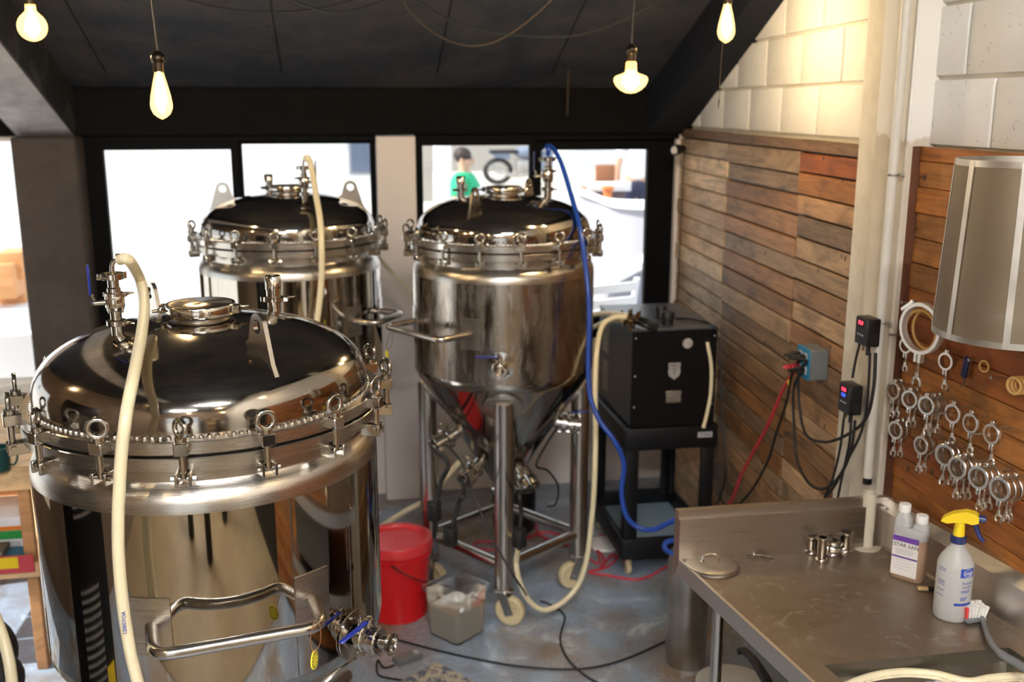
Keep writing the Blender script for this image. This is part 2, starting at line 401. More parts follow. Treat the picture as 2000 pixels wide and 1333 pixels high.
# rafters
MT['darkrafter'] = simple('navy_rafter', (.011, .013, .019), .7, 0, .2, bumpy=.2, bscale=20)
def rafter(x0, x1, depth, y0, y1, name, mat, label):
    vs = []
    for y in (y0, y1):
        for x in (x0, x1):
            for dz in (-depth, .01): vs.append((x, y, ceil_z(y)+dz))
    return struct(name, MB().add(vs, [(0, 2, 6, 4), (1, 5, 7, 3), (0, 4, 5, 1), (2, 3, 7, 6), (0, 1, 3, 2), (4, 6, 7, 5)]), mat, label)
rl = rafter(-1.585, -1.30, .25, 5.62, -.2, 'trim_2', 'rafter', 'sloping concrete rafter above the brown pillar')
vs = []
for y in (5.60, -.2):
    for x in (-1.575, -1.31):
        for dz in (-.254, -.249): vs.append((x, y, ceil_z(y)+dz))
MB().add(vs, [(0, 2, 6, 4), (1, 5, 7, 3), (0, 4, 5, 1), (2, 3, 7, 6), (0, 1, 3, 2), (4, 6, 7, 5)]).build('bare_underside', 'rafter_bare', rl, 'grey underside with the black paint worn off', False)
rafter(1.70, 1.98, .24, 5.62, 1.0, 'trim_3', 'darkrafter', 'black rafter running up along the white block wall')
# back wall: sill wall, cream pier, brown pillar, left sill
wb = struct('wall_back', MB().box((.33, 5.72, .44), (3.24, .16, .88)).box((-2.35, 5.72, .2), (1.7, .16, .4)).box((-2.35, 5.72, 2.6), (1.7, .16, 1.16)).box((.1, 5.76, 2.5), (4.0, .1, .6)).box((1.99, 5.72, 1.1), (.20, .16, 2.2)), 'wall', 'pale plaster wall under the windows')
MB().box((.308, 5.66, 1.02), (.205, .26, 2.04), bev=.004).build('pier', 'wall', wb, 'cream pier between the two windows')
pl = struct('trim_4', MB().box((-1.435, 5.60, 1.02), (.305, .26, 2.05), bev=.012), 'pillar', 'dark brown concrete pillar left of the windows')
# windows
def window(name, x0, x1, parts, label):
    # parts: list of (inner x0, inner x1, inner top)
    w = MB(); zt, zb = 2.045, .885; y = 5.68
    w.box(((x0+x1)/2, y, zb+.03), (x1-x0, .10, .06)); w.box(((x0+x1)/2, y, zt-.015), (x1-x0, .10, .03))
    o = tag(w.build(name, 'frame', None, None, False, ((x0+x1)/2, y, zb)), label, 'window', None, 'structure')
    for i, (a, b, t) in enumerate(parts):
        yy = 5.70 if i % 2 else 5.665
        l = Vector(((x0+x1)/2, y, zb))
        edges = [(x0 if i == 0 else a-.035, a), (b, x1 if i == len(parts)-1 else b+.035)]
        s = MB()
        for e0, e1 in edges: s.box(((e0+e1)/2, yy, (zb+zt)/2), (e1-e0, .045, zt-zb-.02))
        s.box(((a+b)/2, yy, (t+zt)/2), (b-a, .04, zt-t)); s.box(((a+b)/2, yy, zb+.085), (b-a, .04, .07))
        s.v = [tuple(Vector(q)-l) for q in s.v]; s.build('sash', 'frame', o, None, False)
        g = MB().box(((a+b)/2, yy, (zb+t)/2+.05), (b-a+.01, .005, t-zb-.08)); g.v = [tuple(Vector(q)-l) for q in g.v]
        g.build('pane', 'pane', o, None, False)
    return o
window('window_1', -1.285, .205, [(-1.193, -.553, 1.972), (-.499, .174, 1.998)], 'black framed sliding window left of the cream pier')
window('window_2', .411, 1.90, [(.456, 1.048, 1.985), (1.12, 1.735, 1.955)], 'black framed sliding window right of the cream pier')
# ------------------------------------------------------------------ right wall (two runs either side of the concrete column)
W0, W1 = Vector((1.743, 3.20, 0)), Vector((1.905, 5.64, 0))      # face of the far cladding
WD = (W1-W0).normalized(); WN = Vector((-WD.y, WD.x, 0))          # along the wall away from us, and out of the wall (towards -X)
FN = Vector((1, -(W1.x-W0.x)/(W1.y-W0.y), 0))
XN = 1.68                                                         # face of the near cladding
def farpt(x, y, off=0): return pplane(x, y, W0+WN*off, FN)
def nearpt(x, y, off=0): return px(x, y, XN-off)
wr = struct('wall_right', MB().box((0, 0, 0), (2.95, .16, 4.6), basis((W0+WD*1.1-WN*.125)+Vector((0, 0, 2.3)), WD, (0, 0, 1))).box((1.68+.125, -.2, 2.3), (.16, 6.9, 4.6)), 'mortar', 'white painted concrete block wall on the right')
# painted blocks above the cladding
def block(L_, H_): return MB().box((0, 0, 0), (L_, .03, H_), None, .006)
bm_cache = {}
def put_block(c, xdir, L_, H_):
    k = (round(L_, 3), round(H_, 3))
    if k not in bm_cache: bm_cache[k] = block(*k).mesh('block', 'block', True, 30)
    link('block', bm_cache[k], wr, M=basis(c, xdir, (0, 0, 1)))
zrow = [2.082, 2.276, 2.478, 2.68, 2.882, 3.084, 3.286]
for r in range(len(zrow)-1):
    z0, z1 = zrow[r], zrow[r+1]
    t = -.25 - (.2 if r % 2 else .0)
    while t < 2.45:
        a, b2 = max(t, -.25), min(t+.40, 2.46)
        if b2-a > .05 and (z0 < ceil_z((W0+WD*a).y)):
            put_block(W0+WD*((a+b2)/2)-WN*.043+Vector((0, 0, (z0+z1)/2)), WD, b2-a-.011, z1-z0-.011)
        t += .40
    y = 2.86 + (.2 if r % 2 else .06)
    while y > .9:
        b2, a = min(y, 2.86), y-.40
        if b2-a > .05: put_block(Vector((XN+.043, (a+b2)/2, (z0+z1)/2)), (0, 1, 0), b2-a-.011, z1-z0-.011)
        y -= .40
# concrete column between the claddings
cm, cnt, cb = newmat('column_paint'); MT['colpaint'] = cm
cv = coords(cnt); cn = noise(cnt, cv, 8, 6, .6); cz = cnt.nodes.new('ShaderNodeSeparateXYZ'); L(cnt, cv, cz.inputs[0])
cadd = cnt.nodes.new('ShaderNodeMath'); cadd.operation = 'MULTIPLY_ADD'; L(cnt, cn, cadd.inputs[0]); cadd.inputs[1].default_value = .05; L(cnt, cz.outputs[2], cadd.inputs[2])
ccol = mixc(cnt, ramp(cnt, cadd.outputs[0], [(.0, 0), (.5, 0), (.504, 1)]), ramp(cnt, cn, [(.35, (.56, .50, .40)), (.65, (.66, .60, .50))]), (.80, .78, .73))
# height split handled by mapping z so that .5 lies at the paint line
cz2 = cnt.nodes.new('ShaderNodeMath')
for l_ in list(cnt.links):
    if l_.to_socket == cadd.inputs[2]: cnt.links.remove(l_)
cz2.operation = 'MULTIPLY_ADD'; cz2.inputs[1].default_value = .25; cz2.inputs[2].default_value = .475-.25*2.09; L(cnt, cz.outputs[2], cz2.inputs[0]); L(cnt, cz2.outputs[0], cadd.inputs[2])
L(cnt, ccol, cb.inputs['Base Color']); cb.inputs['Roughness'].default_value = .85
vo = noise(cnt, cv, 26, 6, .7); bump(cnt, cb, vo, .4, .006)
struct('trim_5', MB().box((1.76, 2.8925, 2.3), (.25, .185, 4.6), bev=.006), 'colpaint', 'cream concrete column between the wood claddings')
# far wood cladding: three columns of pallet planks
XA = [farpt(1690, 277), farpt(1565, 277), farpt(1422, 263)]
tcol = [-.20, (XA[1]-W0).dot(WD), (XA[2]-W0).dot(WD), 2.44]
clad = struct('trim_6', MB().box((0, 0, 0), (2.64, .012, 2.06), basis(W0+WD*1.13-WN*.031+Vector((0, 0, 1.03)), WD, (0, 0, 1))), 'black', 'pallet wood cladding between window and column')
def lin(c): return tuple((x/255)**2.2 for x in c)
browns = [(142, 102, 68), (128, 99, 72), (122, 96, 72), (150, 112, 78), (112, 86, 65), (160, 124, 90), (136, 107, 82), (108, 86, 67), (138, 98, 62), (125, 93, 65)]
oranges = [(158, 98, 44), (148, 90, 38), (166, 108, 54), (134, 74, 32), (154, 102, 52), (140, 92, 48)]
greys = [(126, 105, 82), (138, 115, 90), (114, 94, 74), (148, 123, 96), (104, 85, 66)]
def plank(parent, p, xdir, ln, h, th, colr, tilt=0):
    mbk = MB().box((0, 0, 0), (ln, th, h), None, .0025)
    # slightly uneven edges
    o = link('plank', mbk.mesh('plank', 'plank', False), parent, M=basis(p, xdir, (0, 0, 1)) @ Matrix.Rotation(tilt, 4, 'Y'))
    c = lin(colr); j = random.uniform(.95, 1.2)*((1.1 if c[0] > 3.5*c[2] else 1.4) if parent is clad else 1.0); o.color = (c[0]*j, c[1]*j, c[2]*j, 1); return o
for ci in range(3):
    t0, t1 = tcol[ci], tcol[ci+1]; z = 2.074; k = 0
    while z > .02:
        h = random.uniform(.078, .092)
        if k == 0: h = .05
        if z-h < .03: h = z
        pal = oranges+browns if (ci == 0 and k < 4) else (browns+greys if ci == 0 else (greys+browns if ci == 1 else [(min(255, a_+44), min(255, b__+42), min(255, c_+36)) for a_, b__, c_ in browns+greys]))  # column beside the window: window light is put into its paler plank colours
        dz = random.uniform(0, .007)
        plank(clad, W0+WD*((t0+t1)/2+random.uniform(-.003, .003))-WN*random.uniform(.006, .018)+Vector((0, 0, z-h/2)), WD, t1-t0-random.uniform(.004, .010), h-random.uniform(.003, .010), .020, random.choice(pal) if k else (104, 80, 60), random.uniform(-.004, .004))
        z -= h; k += 1
# near wood cladding: long boards behind the hanging clamps
cladn = struct('trim_7', MB().box((XN+.031, .9, 1.03), (.012, 3.85, 2.06)), 'black', 'orange-brown board cladding behind the hanging clamps')
z = 2.083; k = 0
near_rows = [.043] + [.0745]*30
for h in near_rows:
    if z-h < .02: break
    y1 = 2.80
    splits = [2.80, random.uniform(1.5, 1.8), .3] if k % 2 else [2.80, random.uniform(1.2, 1.45), .3]
    for ya, yb in zip(splits, splits[1:]):
        plank(cladn, Vector((XN+random.uniform(.008, .016), (ya+yb)/2, z-h/2)), (0, 1, 0), ya-yb-.004, h-random.uniform(.001, .003), .020, random.choice(oranges+[(160, 100, 44), (150, 90, 40), (140, 86, 42)]))
    z -= h; k += 1
struct('trim_8', MB().box((XN-.004, 2.815, 1.04), (.045, .032, 2.09), bev=.003), 'pillar', 'dark brown wooden edge batten beside the column')
bpy.data.objects['trim_8'].data.materials[0] = simple('brown_batten', lin((96, 60, 42)), .6, bumpy=.3, bscale=40, var=.3)
MT['darkwall'] = plaster('brown_rear_wall', (.13, .09, .06), (.19, .135, .09), 2)
# unseen rest of the room: rear and left walls with openings that let the daylight in
wrr = MB()
for x0, x1, z0, z1 in ((-3.2, -2.3, 0, 4.4), (-.2, 2.0, 0, 4.4), (-2.3, -.2, 2.35, 4.4)): wrr.box(((x0+x1)/2, -3.65, (z0+z1)/2), (x1-x0, .16, z1-z0))
struct('wall_rear', wrr, 'darkwall', 'brown rear wall with a wide doorway')
wl = MB()
for y0, y1, z0, z1 in ((-3.7, 3.2, 0, 4.6), (3.2, 5.5, 0, .45), (3.2, 5.5, 2.0, 4.6), (5.5, 5.8, 0, 4.6)): wl.box((-2.95, (y0+y1)/2, (z0+z1)/2), (.16, y1-y0, z1-z0))
struct('wall_left', wl, 'darkwall', 'brown left wall with a wide opening')

struct('trim_9', MB().box((-.4, -1.6, .004), (5.0, 4.0, .008)), plaster('brown_lino', (.20, .14, .075), (.27, .20, .11), 2, .5), 'brown flooring behind the viewpoint, seen only reflected')

# ================================================================== TANKS
RS = .393
def pol(r, phi, z): return Vector((r*math.sin(R(phi)), -r*math.cos(R(phi)), z))
def dome_z(r):
    k = 2.35; q = min(1, r/.374); return 1.672 + .155*(1-q**k)**(1/k)
# shared small meshes ------------------------------------------------
ME = {}
def ring_prof(r0, r1, z0, z1, b=.002): return [(r0, z0), (r1-b, z0), (r1, z0+b), (r1, z1-b), (r1-b, z1), (r0, z1)]
mb = MB().cyl((0, 0, 1.588), (0, 0, 1.672), .0072, n=12); mb.box((0, .004, 1.650), (.029, .036, .026), None, .002); mb.cyl((0, 0, 1.660), (0, 0, 1.672), .0120, n=16)
ME['bolt'] = mb.mesh('clamp_bolt', 'chrome')
ME['eye'] = MB().torus((0, 0, 1.690), (0, 1, .0), .0178, .0054, 26, 10).mesh('eye_nut', 'chrome')
mb = MB()
for sx in (-1, 1): mb.box((sx*.0135, .010, 1.586), (.006, .044, .026), None, .0015)
mb.box((0, .026, 1.588), (.026, .012, .022)); mb.cyl((-.021, 0, 1.588), (.021, 0, 1.588), .0042, n=10); mb.cyl((-.024, 0, 1.588), (-.018, 0, 1.588), .0065, n=8); mb.cyl((.018, 0, 1.588), (.024, 0, 1.588), .0065, n=8)
ME['bracket'] = mb.mesh('hinge_bracket', 'chrome')
def wingnut(mb, p, out, side):
    # bolt with a wing nut: p start, out direction, side the wing direction
    p, out, side = Vector(p), Vector(out).normalized(), Vector(side).normalized()
    mb.cyl(p-out*.004, p+out*.030, .0032, n=8)
    q = p+out*.018; mb.cyl(q-out*.006, q+out*.007, .0062, .0048, n=10)
    for s_ in (-1, 1):
        mb.tube(crom([q, q+side*s_*.010+out*.006, q+side*s_*.017+out*.013], 4), [.0052, .005, .0046, .0042, .004, .0038, .0036, .003, .0024], 8)
def clampring(mb, c, axis, r, h, wing=None):
    M_ = Matrix.Translation(Vector(c)) @ frame_z(axis)
    mb.lathe([(r-.007, -h/2), (r-.002, -h/2), (r, -h/2+.002), (r, h/2-.002), (r-.002, h/2), (r-.007, h/2), (r-.007, -h/2)], 28, M_)
    if wing is not None:
        w = Vector(wing).normalized(); a = Vector(axis).normalized(); t = a.cross(w); p = Vector(c)+w*(r+.004)
        for s_ in (-1, 1): mb.box((0, 0, 0), (.012, .005, h*.95), basis(p+t*s_*.006, w, a), .001)
        wingnut(mb, p+t*.004, t, w)
        q = Vector(c)-w*(r+.003); mb.cyl(q-a*h*.5, q+a*h*.5, .004, n=8)
def lug_outline():
    # outline in (radial, z) of a lifting lug with a rounded head
    hc = (.272, 1.848); hr = .029; pts = []
    for k in range(13):
        a = R(170-k*160/12); pts.append((hc[0]+hr*math.cos(a), hc[1]+hr*math.sin(a)))
    return [(.212, dome_z(.212)-.004), (.232, dome_z(.232)+.012)]+pts+[(.325, dome_z(.325)+.012), (.343, dome_z(.343)-.003), (.30, dome_z(.30)-.01), (.25, dome_z(.25)-.01)], [(hc[0]+.0155*math.cos(2*PI*k/18), hc[1]+.0155*math.sin(2*PI*k/18)) for k in range(18)]
lo, lh = lug_outline()
ME['lug'] = MB().prism(lo, .010, Matrix(((1, 0, 0, 0), (0, 0, 1, -.005), (0, 1, 0, 0), (0, 0, 0, 1))), [lh]).mesh('lifting_lug', 'tube', True, 30)
def castor(mb_w, mb_f, p, ang, r=.066):
    # p: top of the castor (leg foot); wheel swung by ang
    p = Vector(p); d = Vector((math.cos(ang), math.sin(ang), 0)); n_ = Vector((-d.y, d.x, 0)); c = Vector((p.x, p.y, r))+d*.028
    mb_w.lathe([(.012, -.017), (.03, -.013), (.038, -.017), (r-.006, -.018), (r, -.012), (r, .012), (r-.006, .018), (.038, .017), (.03, .013), (.012, .017), (.012, -.017)], 28, Matrix.Translation(c) @ frame_z(n_))
    top = p.z
    mb_f.box((p.x, p.y, top-.004), (.085, .085, .008), None, .002); mb_f.cyl((p.x, p.y, top-.03), (p.x, p.y, top-.006), .026, n=18)
    for s_ in (-1, 1):
        a = Vector((p.x, p.y, top-.028))+n_*s_*.024; b_ = c+n_*s_*.024
        mb_f.box((0, 0, 0), ((b_-a).length+.03, .004, .04), basis((a+b_)/2, b_-a, n_.cross((b_-a))), .001)
    mb_f.box((0, 0, 0), (.05, .055, .006), basis(Vector((p.x, p.y, top-.03))+d*.01, d, (0, 0, 1)))
    mb_f.cyl(c-n_*.03, c+n_*.03, .006, n=10)
def pathloop(pts, r=.04, n=6):
    # round the corners of a polyline
    pts = [Vector(p) for p in pts]; out = [pts[0]]
    for a, b_, c in zip(pts, pts[1:], pts[2:]):
        u = (a-b_); v = (c-b_); k = min(r, u.length*.49, v.length*.49); p0 = b_+u.normalized()*k; p2 = b_+v.normalized()*k
        for i in range(n+1):
            t = i/n; out.append(p0*(1-t)**2+b_*2*t*(1-t)+p2*t*t)
    return out+[pts[-1]]
def valve_stack(root, r, phi, face, lever='bluelever', dz=0, lever_side=(-1, 0, 0), elbow_dir=(1, 0, 0), top='elbow', sc=.72):
    p = Vector((0, 0, 0)); base = pol(r, phi, dome_z(r)-.012); lv = Vector(lever_side); ed = Vector(elbow_dir); sx = lv.cross(Vector((0, 0, 1)))
    def at(x, y=0, z=0): return p+Vector((0, 0, z))+lv*x+sx*y
    mb = MB(); T = Matrix.Translation(p)
    mb.lathe([(0, 0), (.0185, 0), (.0185, .048), (.026, .052), (.026, .058), (.0175, .062), (.0175, .092), (.026, .096), (.028, .104), (.030, .108), (.030, .140), (.028, .144), (.021, .150), (.021, .166), (.0175, .170), (.0175, .196), (.029, .200), (.030, .210), (.012, .214), (0, .214)], 24, T)
    vs_ = mb.build('valve_stack', 'chrome', root, 'stacked stainless valve fittings on the lid')
    m2 = MB(); clampring(m2, at(0, 0, .055), (0, 0, 1), .031, .018, -sx*.9-lv*.35); m2.build('clamp', 'chrome', vs_)
    m2 = MB(); clampring(m2, at(0, 0, .205), (0, 0, 1), .036, .020, lv-sx*.2); m2.build('clamp', 'chrome', vs_)
    m2 = MB(); clampring(m2, at(0, 0, .146), (0, 0, 1), .029, .014, -lv-sx*.5)
    for k in range(4):
        a = PI/4+k*PI/2; q = at(.027*math.cos(a), .027*math.sin(a), 0); m2.cyl(q+Vector((0, 0, .090)), q+Vector((0, 0, .152)), .0045, n=8)
    m2.build('valve_body', 'chrome', vs_)
    m2 = MB(); m2.cyl(at(.02, 0, .122), at(.062, 0, .122), .0095, n=14); m2.cyl(at(.058, 0, .122), at(.068, 0, .122), .007, n=6); m2.tube(crom([at(.055, 0, .122), at(.060, 0, .135), at(.066, 0, .150)], 4), .004, 8); m2.build('valve_stem', 'chrome', vs_)
    m2 = MB(); m2.box((0, 0, 0), (.100, .015, .007), basis(at(.070, 0, .196), (0, 0, 1), lv), .0033); m2.build('lever', lever, vs_, 'vinyl coated valve lever')
    e0 = at(0, 0, .212)
    if top == 'elbow':
        pts = crom([e0, e0+Vector((0, 0, .020)), e0+Vector((0, 0, .037))+ed*.006, e0+Vector((0, 0, .045))+ed*.020, e0+Vector((0, 0, .044))+ed*.036], 5)
        MB().tube(pts, .0068, 12).build('elbow', 'chrome', vs_)
        m2 = MB(); q = e0+Vector((0, 0, .0455))+ed*.022; m2.torus(q, ed, .0135, .003, 22, 8); m2.box((0, 0, 0), (.016, .009, .009), basis(q+Vector((0, 0, .014)), ed, (0, 0, 1)), .002); m2.build('hose_clamp', 'chrome', vs_)
    else:
        m2 = MB().cyl(e0, e0+Vector((0, 0, .05)), .0075, n=12); m2.torus(e0+Vector((0, 0, .03)), (0, 0, 1), .0095, .0025, 18, 8); m2.build('hose_barb', 'chrome', vs_)
    for o in (vs_,): o.matrix_local = Matrix.Translation(base) @ Matrix.Diagonal((sc, sc, sc, 1))
    return vs_
def relief(root, r, phi, wing):
    p = Vector((0, 0, 0)); T = Matrix.Translation(p)
    mb = MB().lathe([(0, 0), (.0165, 0), (.0165, .052), (.022, .056), (.022, .066), (.0185, .068), (.0185, .094), (.0205, .095), (.0205, .142), (.0185, .145), (.009, .1455), (.009, .143), (0, .143)], 24, T)
    o = mb.build('relief_valve', 'chrome', root, 'stainless pressure relief valve')
    m2 = MB(); clampring(m2, p+Vector((0, 0, .060)), (0, 0, 1), .0275, .016, wing); m2.build('clamp', 'chrome', o)
    m2 = MB()
    for k in range(8):
        a = k*PI/4; d = Vector((math.cos(a), math.sin(a), 0)); m2.cyl(p+d*.0195+Vector((0, 0, .104)), p+d*.0210+Vector((0, 0, .104)), .0028, n=8)
    m2.build('vent_hole', 'black', o); o.matrix_local = Matrix.Translation(pol(r, phi, dome_z(r)-.012)) @ Matrix.Diagonal((.95, .95, .70, 1))
def side_valve(root, phi, z, lever_vec, rad=RS, up=(0, 0, 1), long=.10, name='outlet_valve'):
    d = pol(1, phi, 0); s_ = Vector((-d.y, d.x, 0)); upv = Vector(up); p = pol(rad-.006, phi, z)
    M_ = Matrix.Translation(p) @ frame_z(d); k = long/.10
    mb = MB().lathe([(.058, .004), (.058, .008), (.030, .012), (.020, .014), (.020, .030*k), (.028, .034*k), (.030, .038*k), (.030, .062*k), (.027, .066*k), (.0165, .070*k), (.0165, .100*k), (.025, .103*k), (.026, .110*k), (.018, .112*k), (.015, .108*k), (.015, .06*k), (0, .06*k)], 26, M_)
    o = mb.build(name, 'chrome', root, 'stainless ball valve on the tank side')
    m2 = MB(); clampring(m2, p+d*.033*k, d, .033, .017, s_*.4+upv); m2.build('clamp', 'chrome', o)
    m2 = MB(); clampring(m2, p+d*.068*k, d, .031, .016, -upv+s_*.3); m2.build('clamp', 'chrome', o)
    m2 = MB()
    for q in range(4):
        a = PI/4+q*PI/2; c = p+s_*.027*math.cos(a)+upv*.027*math.sin(a); m2.cyl(c+d*.034*k, c+d*.066*k, .005, n=8)
    m2.cyl(p+d*.05*k, p+d*.05*k+upv*.05, .009, n=12); m2.cyl(p+d*.05*k+upv*.048, p+d*.05*k+upv*.056, .0055, n=6); m2.build('valve_body', 'chrome', o)
    lv = Vector(lever_vec).normalized(); m2 = MB().box((0, 0, 0), (.092, .014, .006), basis(p+d*.05*k+upv*.047+lv*.055, lv, upv), .0028); m2.build('lever', 'bluelever', o, 'blue vinyl valve lever')
    return o
def handle(root, phi0, phi1, z, reach=.115, plate=(.085, .13), zr=0):
    mb = MB(); a, b_ = pol(RS, phi0, z), pol(RS, phi1, z); da, db = pol(1, phi0, 0), pol(1, phi1, 0); mid = (da+db).normalized()
    A1, B1 = a+mid*reach, b_+mid*reach
    mb.tube(pathloop([a-mid*.03, a, A1-Vector((0, 0, zr)), B1-Vector((0, 0, zr)), b_, b_-mid*.03], .045, 7), .0135, 16)
    o = mb.build('handle', 'tube', root, 'bent steel tube handle')
    for ph in (phi0, phi1):
        m2 = MB(); n = 6; w = plate[0]/RS; vs = []; fs = []
        for i in range(n+1):
            an = R(ph)-w/2+w*i/n
            for rr in (RS-.004, RS+.004):
                for zz in (z-plate[1]/2, z+plate[1]/2): vs.append((rr*math.sin(an), -rr*math.cos(an), zz))
        for i in range(n):
            o4 = i*4; fs += [(o4+2, o4+3, o4+7, o4+6), (o4+1, o4, o4+4, o4+5), (o4+3, o4+1, o4+5, o4+7), (o4, o4+2, o4+6, o4+4)]
        fs += [(0, 1, 3, 2), (n*4+2, n*4+3, n*4+1, n*4)]
        m2.add(vs, fs); m2.build('mount_plate', 'satin', o)
    return o
def tank(label, cx, cy, dz, shellmat, phase, lugphi, name='fermenter_tank', castors=True, leg_phi=0):
    root = thing(name, label, 'tank', (cx, cy, dz), math.atan2(-cx, cy))
    MB().lathe([(.366, 1.60), (.366, 1.560)], 96).build('neck', 'satin', root, 'brushed neck below the clamp ring')
    MB().lathe([(.366, 1.561), (.368, 1.556), (.376, 1.548), (.386, 1.535), (.392, 1.518), (RS, 1.500)], 96).build('shoulder', 'satin', root, 'rounded brushed shoulder')
    MB().lathe([(RS, 1.500), (RS, 1.40), (RS, 1.25), (RS, 1.088)], 128).build('shell', shellmat, root, 'polished cylindrical jacket')
    MB().lathe([(RS, 1.088), (.390, 1.066), (.378, 1.044), (.06, .535), (.045, .52), (0, .52)], 96).build('cone', 'dome', root, 'conical stainless bottom')
    MB().lathe(ring_prof(.36, .400, 1.593, 1.622)+[(.36, 1.593)], 96).build('lower_flange', 'satin', root)
    MB().lathe(ring_prof(.355, .400, 1.628, 1.656)+[(.355, 1.628)], 96).build('upper_flange', 'satin', root)
    MB().lathe([(.385, 1.621), (.385, 1.629)], 96).build('gasket', 'rubber', root)
    pr = [(.374, 1.654), (.374, 1.672)]+[(.374*math.sin(PI/2*(1-k/22)), dome_z(.374*math.sin(PI/2*(1-k/22)))) for k in range(1, 23)]; pr[-1] = (0, dome_z(0))
    MB().lathe(pr, 96).build('lid', 'dome', root, 'domed stainless lid')
    mb = MB(); nb = 150
    for k in range(nb): mb.sphere(pol(.3765, k*360/nb, 1.6575), .0048, 6)
    o = mb.build('weld_bead', 'chrome', root); o['kind'] = 'stuff'
    for k in range(16):
        ph = phase+k*22.5; q = pol(.420, ph, 0)
        b_ = link('clamp_bolt', ME['bolt'], root, q, R(ph)); tw = random.uniform(-.9, .9)
        link('eye_nut', ME['eye'], b_, None, tw); link('hinge_bracket', ME['bracket'], b_)
    for ph in (lugphi, lugphi+180): link('lifting_lug', ME['lug'], root, None, R(ph)-PI/2, 'steel lifting lug with a round eye')
    # sight port
    z0 = dome_z(.07)-.012
    so = MB().lathe([(.064, z0), (.064, 1.836), (.075, 1.839), (.075, 1.845), (.073, 1.847)], 64).build('sight_port', 'satin', root, 'round port on the lid')
    m2 = MB(); m2.lathe([(.068, 1.834), (.077, 1.834), (.079, 1.837), (.079, 1.858), (.077, 1.861), (.071, 1.861), (.069, 1.857), (.068, 1.834)], 64)
    for a in (20, 205):
        w = pol(1, a+50, 0); t = Vector((-w.y, w.x, 0)); p = w*.084+Vector((0, 0, 1.848))
        for s_ in (-1, 1): m2.box((0, 0, 0), (.016, .006, .02), basis(p+t*s_*.008, w, (0, 0, 1)), .001)
        wingnut(m2, p+t*.006, t, w)
    m2.build('clamp', 'chrome', so)
    MB().lathe([(.0705, 1.854), (.0705, 1.8605), (.069, 1.8615), (0, 1.8615)], 64).build('cap_disc', 'foil', so, 'shiny rainbow reflecting disc')
    # legs, struts, castors
    ztop, zleg = 1.0, (.17 if castors else -dz)
    for k in range(4):
        ph = leg_phi+k*90; p = pol(.343, ph, 0)
        lg = MB().lathe([(0, zleg), (.041, zleg), (.041, ztop), (0, ztop)], 24, Matrix.Translation(p)).build('leg', 'tube', root)
        MB().lathe([(.036, 1.012), (.085, .985), (.088, .978), (.086, .972), (.0, .972)], 28, Matrix.Translation(pol(.335, ph, 0)+Vector((0, 0, .0))) @ Matrix.Rotation(0, 4, 'X')) if False else None
        if castors:
            mw, mf = MB(), MB(); castor(mw, mf, (p.x, p.y, .17), R([-22, 200, 80, -40][k])); mf.build('castor_fork', 'tube', lg); mw.build('castor_wheel', 'castor', lg, 'cream nylon castor wheel')
        q = pol(.343, ph+90, 0); MB().cyl(p+Vector((0, 0, .27)), q+Vector((0, 0, .27)), .0235, n=18).build('strut', 'tube', root)
    # round pads where the legs meet the cone
    for k in range(4):
        ph = leg_phi+k*90; d = pol(1, ph, 0); slope = math.atan2(.318, .509); n_ = (d*math.cos(slope)+Vector((0, 0, -math.sin(slope)))).normalized()
        c = pol(.343, ph, .985)
        MB().lathe([(.083, -.02), (.083, .004), (.078, .007), (0, .007)], 32, Matrix.Translation(pol(.332, ph, .975)) @ frame_z(n_)).build('leg_pad', 'satin', root)
    return root
TA, TB, TC = (-.324, 2.406), (-.221, 4.595), (.695, 4.36)
tA = tank('large near steel fermenter in the left foreground with cream hose', *TA, -.105, 'mirror', -7.4, 25, castors=False, leg_phi=45)
tB = tank('steel fermenter farthest back in front of the left window', *TB, 0, 'mirror', -8.2, 88, castors=True, leg_phi=45)
tC = tank('conical steel fermenter on castors in the middle with blue hose', *TC, 0, 'wet', 9.8, -25)
sA = valve_stack(tA, .19, -70, 0, 'bluelever', 0, (-1, -.12, 0), (.97, -.2, 0), sc=.69)
relief(tA, .222, 128, (1, -.25, 0))
sB = valve_stack(tB, .205, 20, 0, 'black', 0, (1, .2, 0), (.6, -.8, 0))
relief(tB, .215, -158, (-1, -.2, 0))
sC = valve_stack(tC, .20, 106, 0, 'navy', 0, (-1, -.1, 0), (1, 0, 0), 'barb', .85)
relief(tC, .20, -112, (-1, -.3, 0))
# handles, side valves
handle(tA, -21, 29, 1.255, .125); handle(tC, -75, -20, 1.295, .16); handle(tB, 40, 75, 1.305, .11)
side_valve(tA, 47, 1.115, (-.75, -.65, -.1))
side_valve(tC, -2, 1.168, (-1, 0, .0), long=.085)
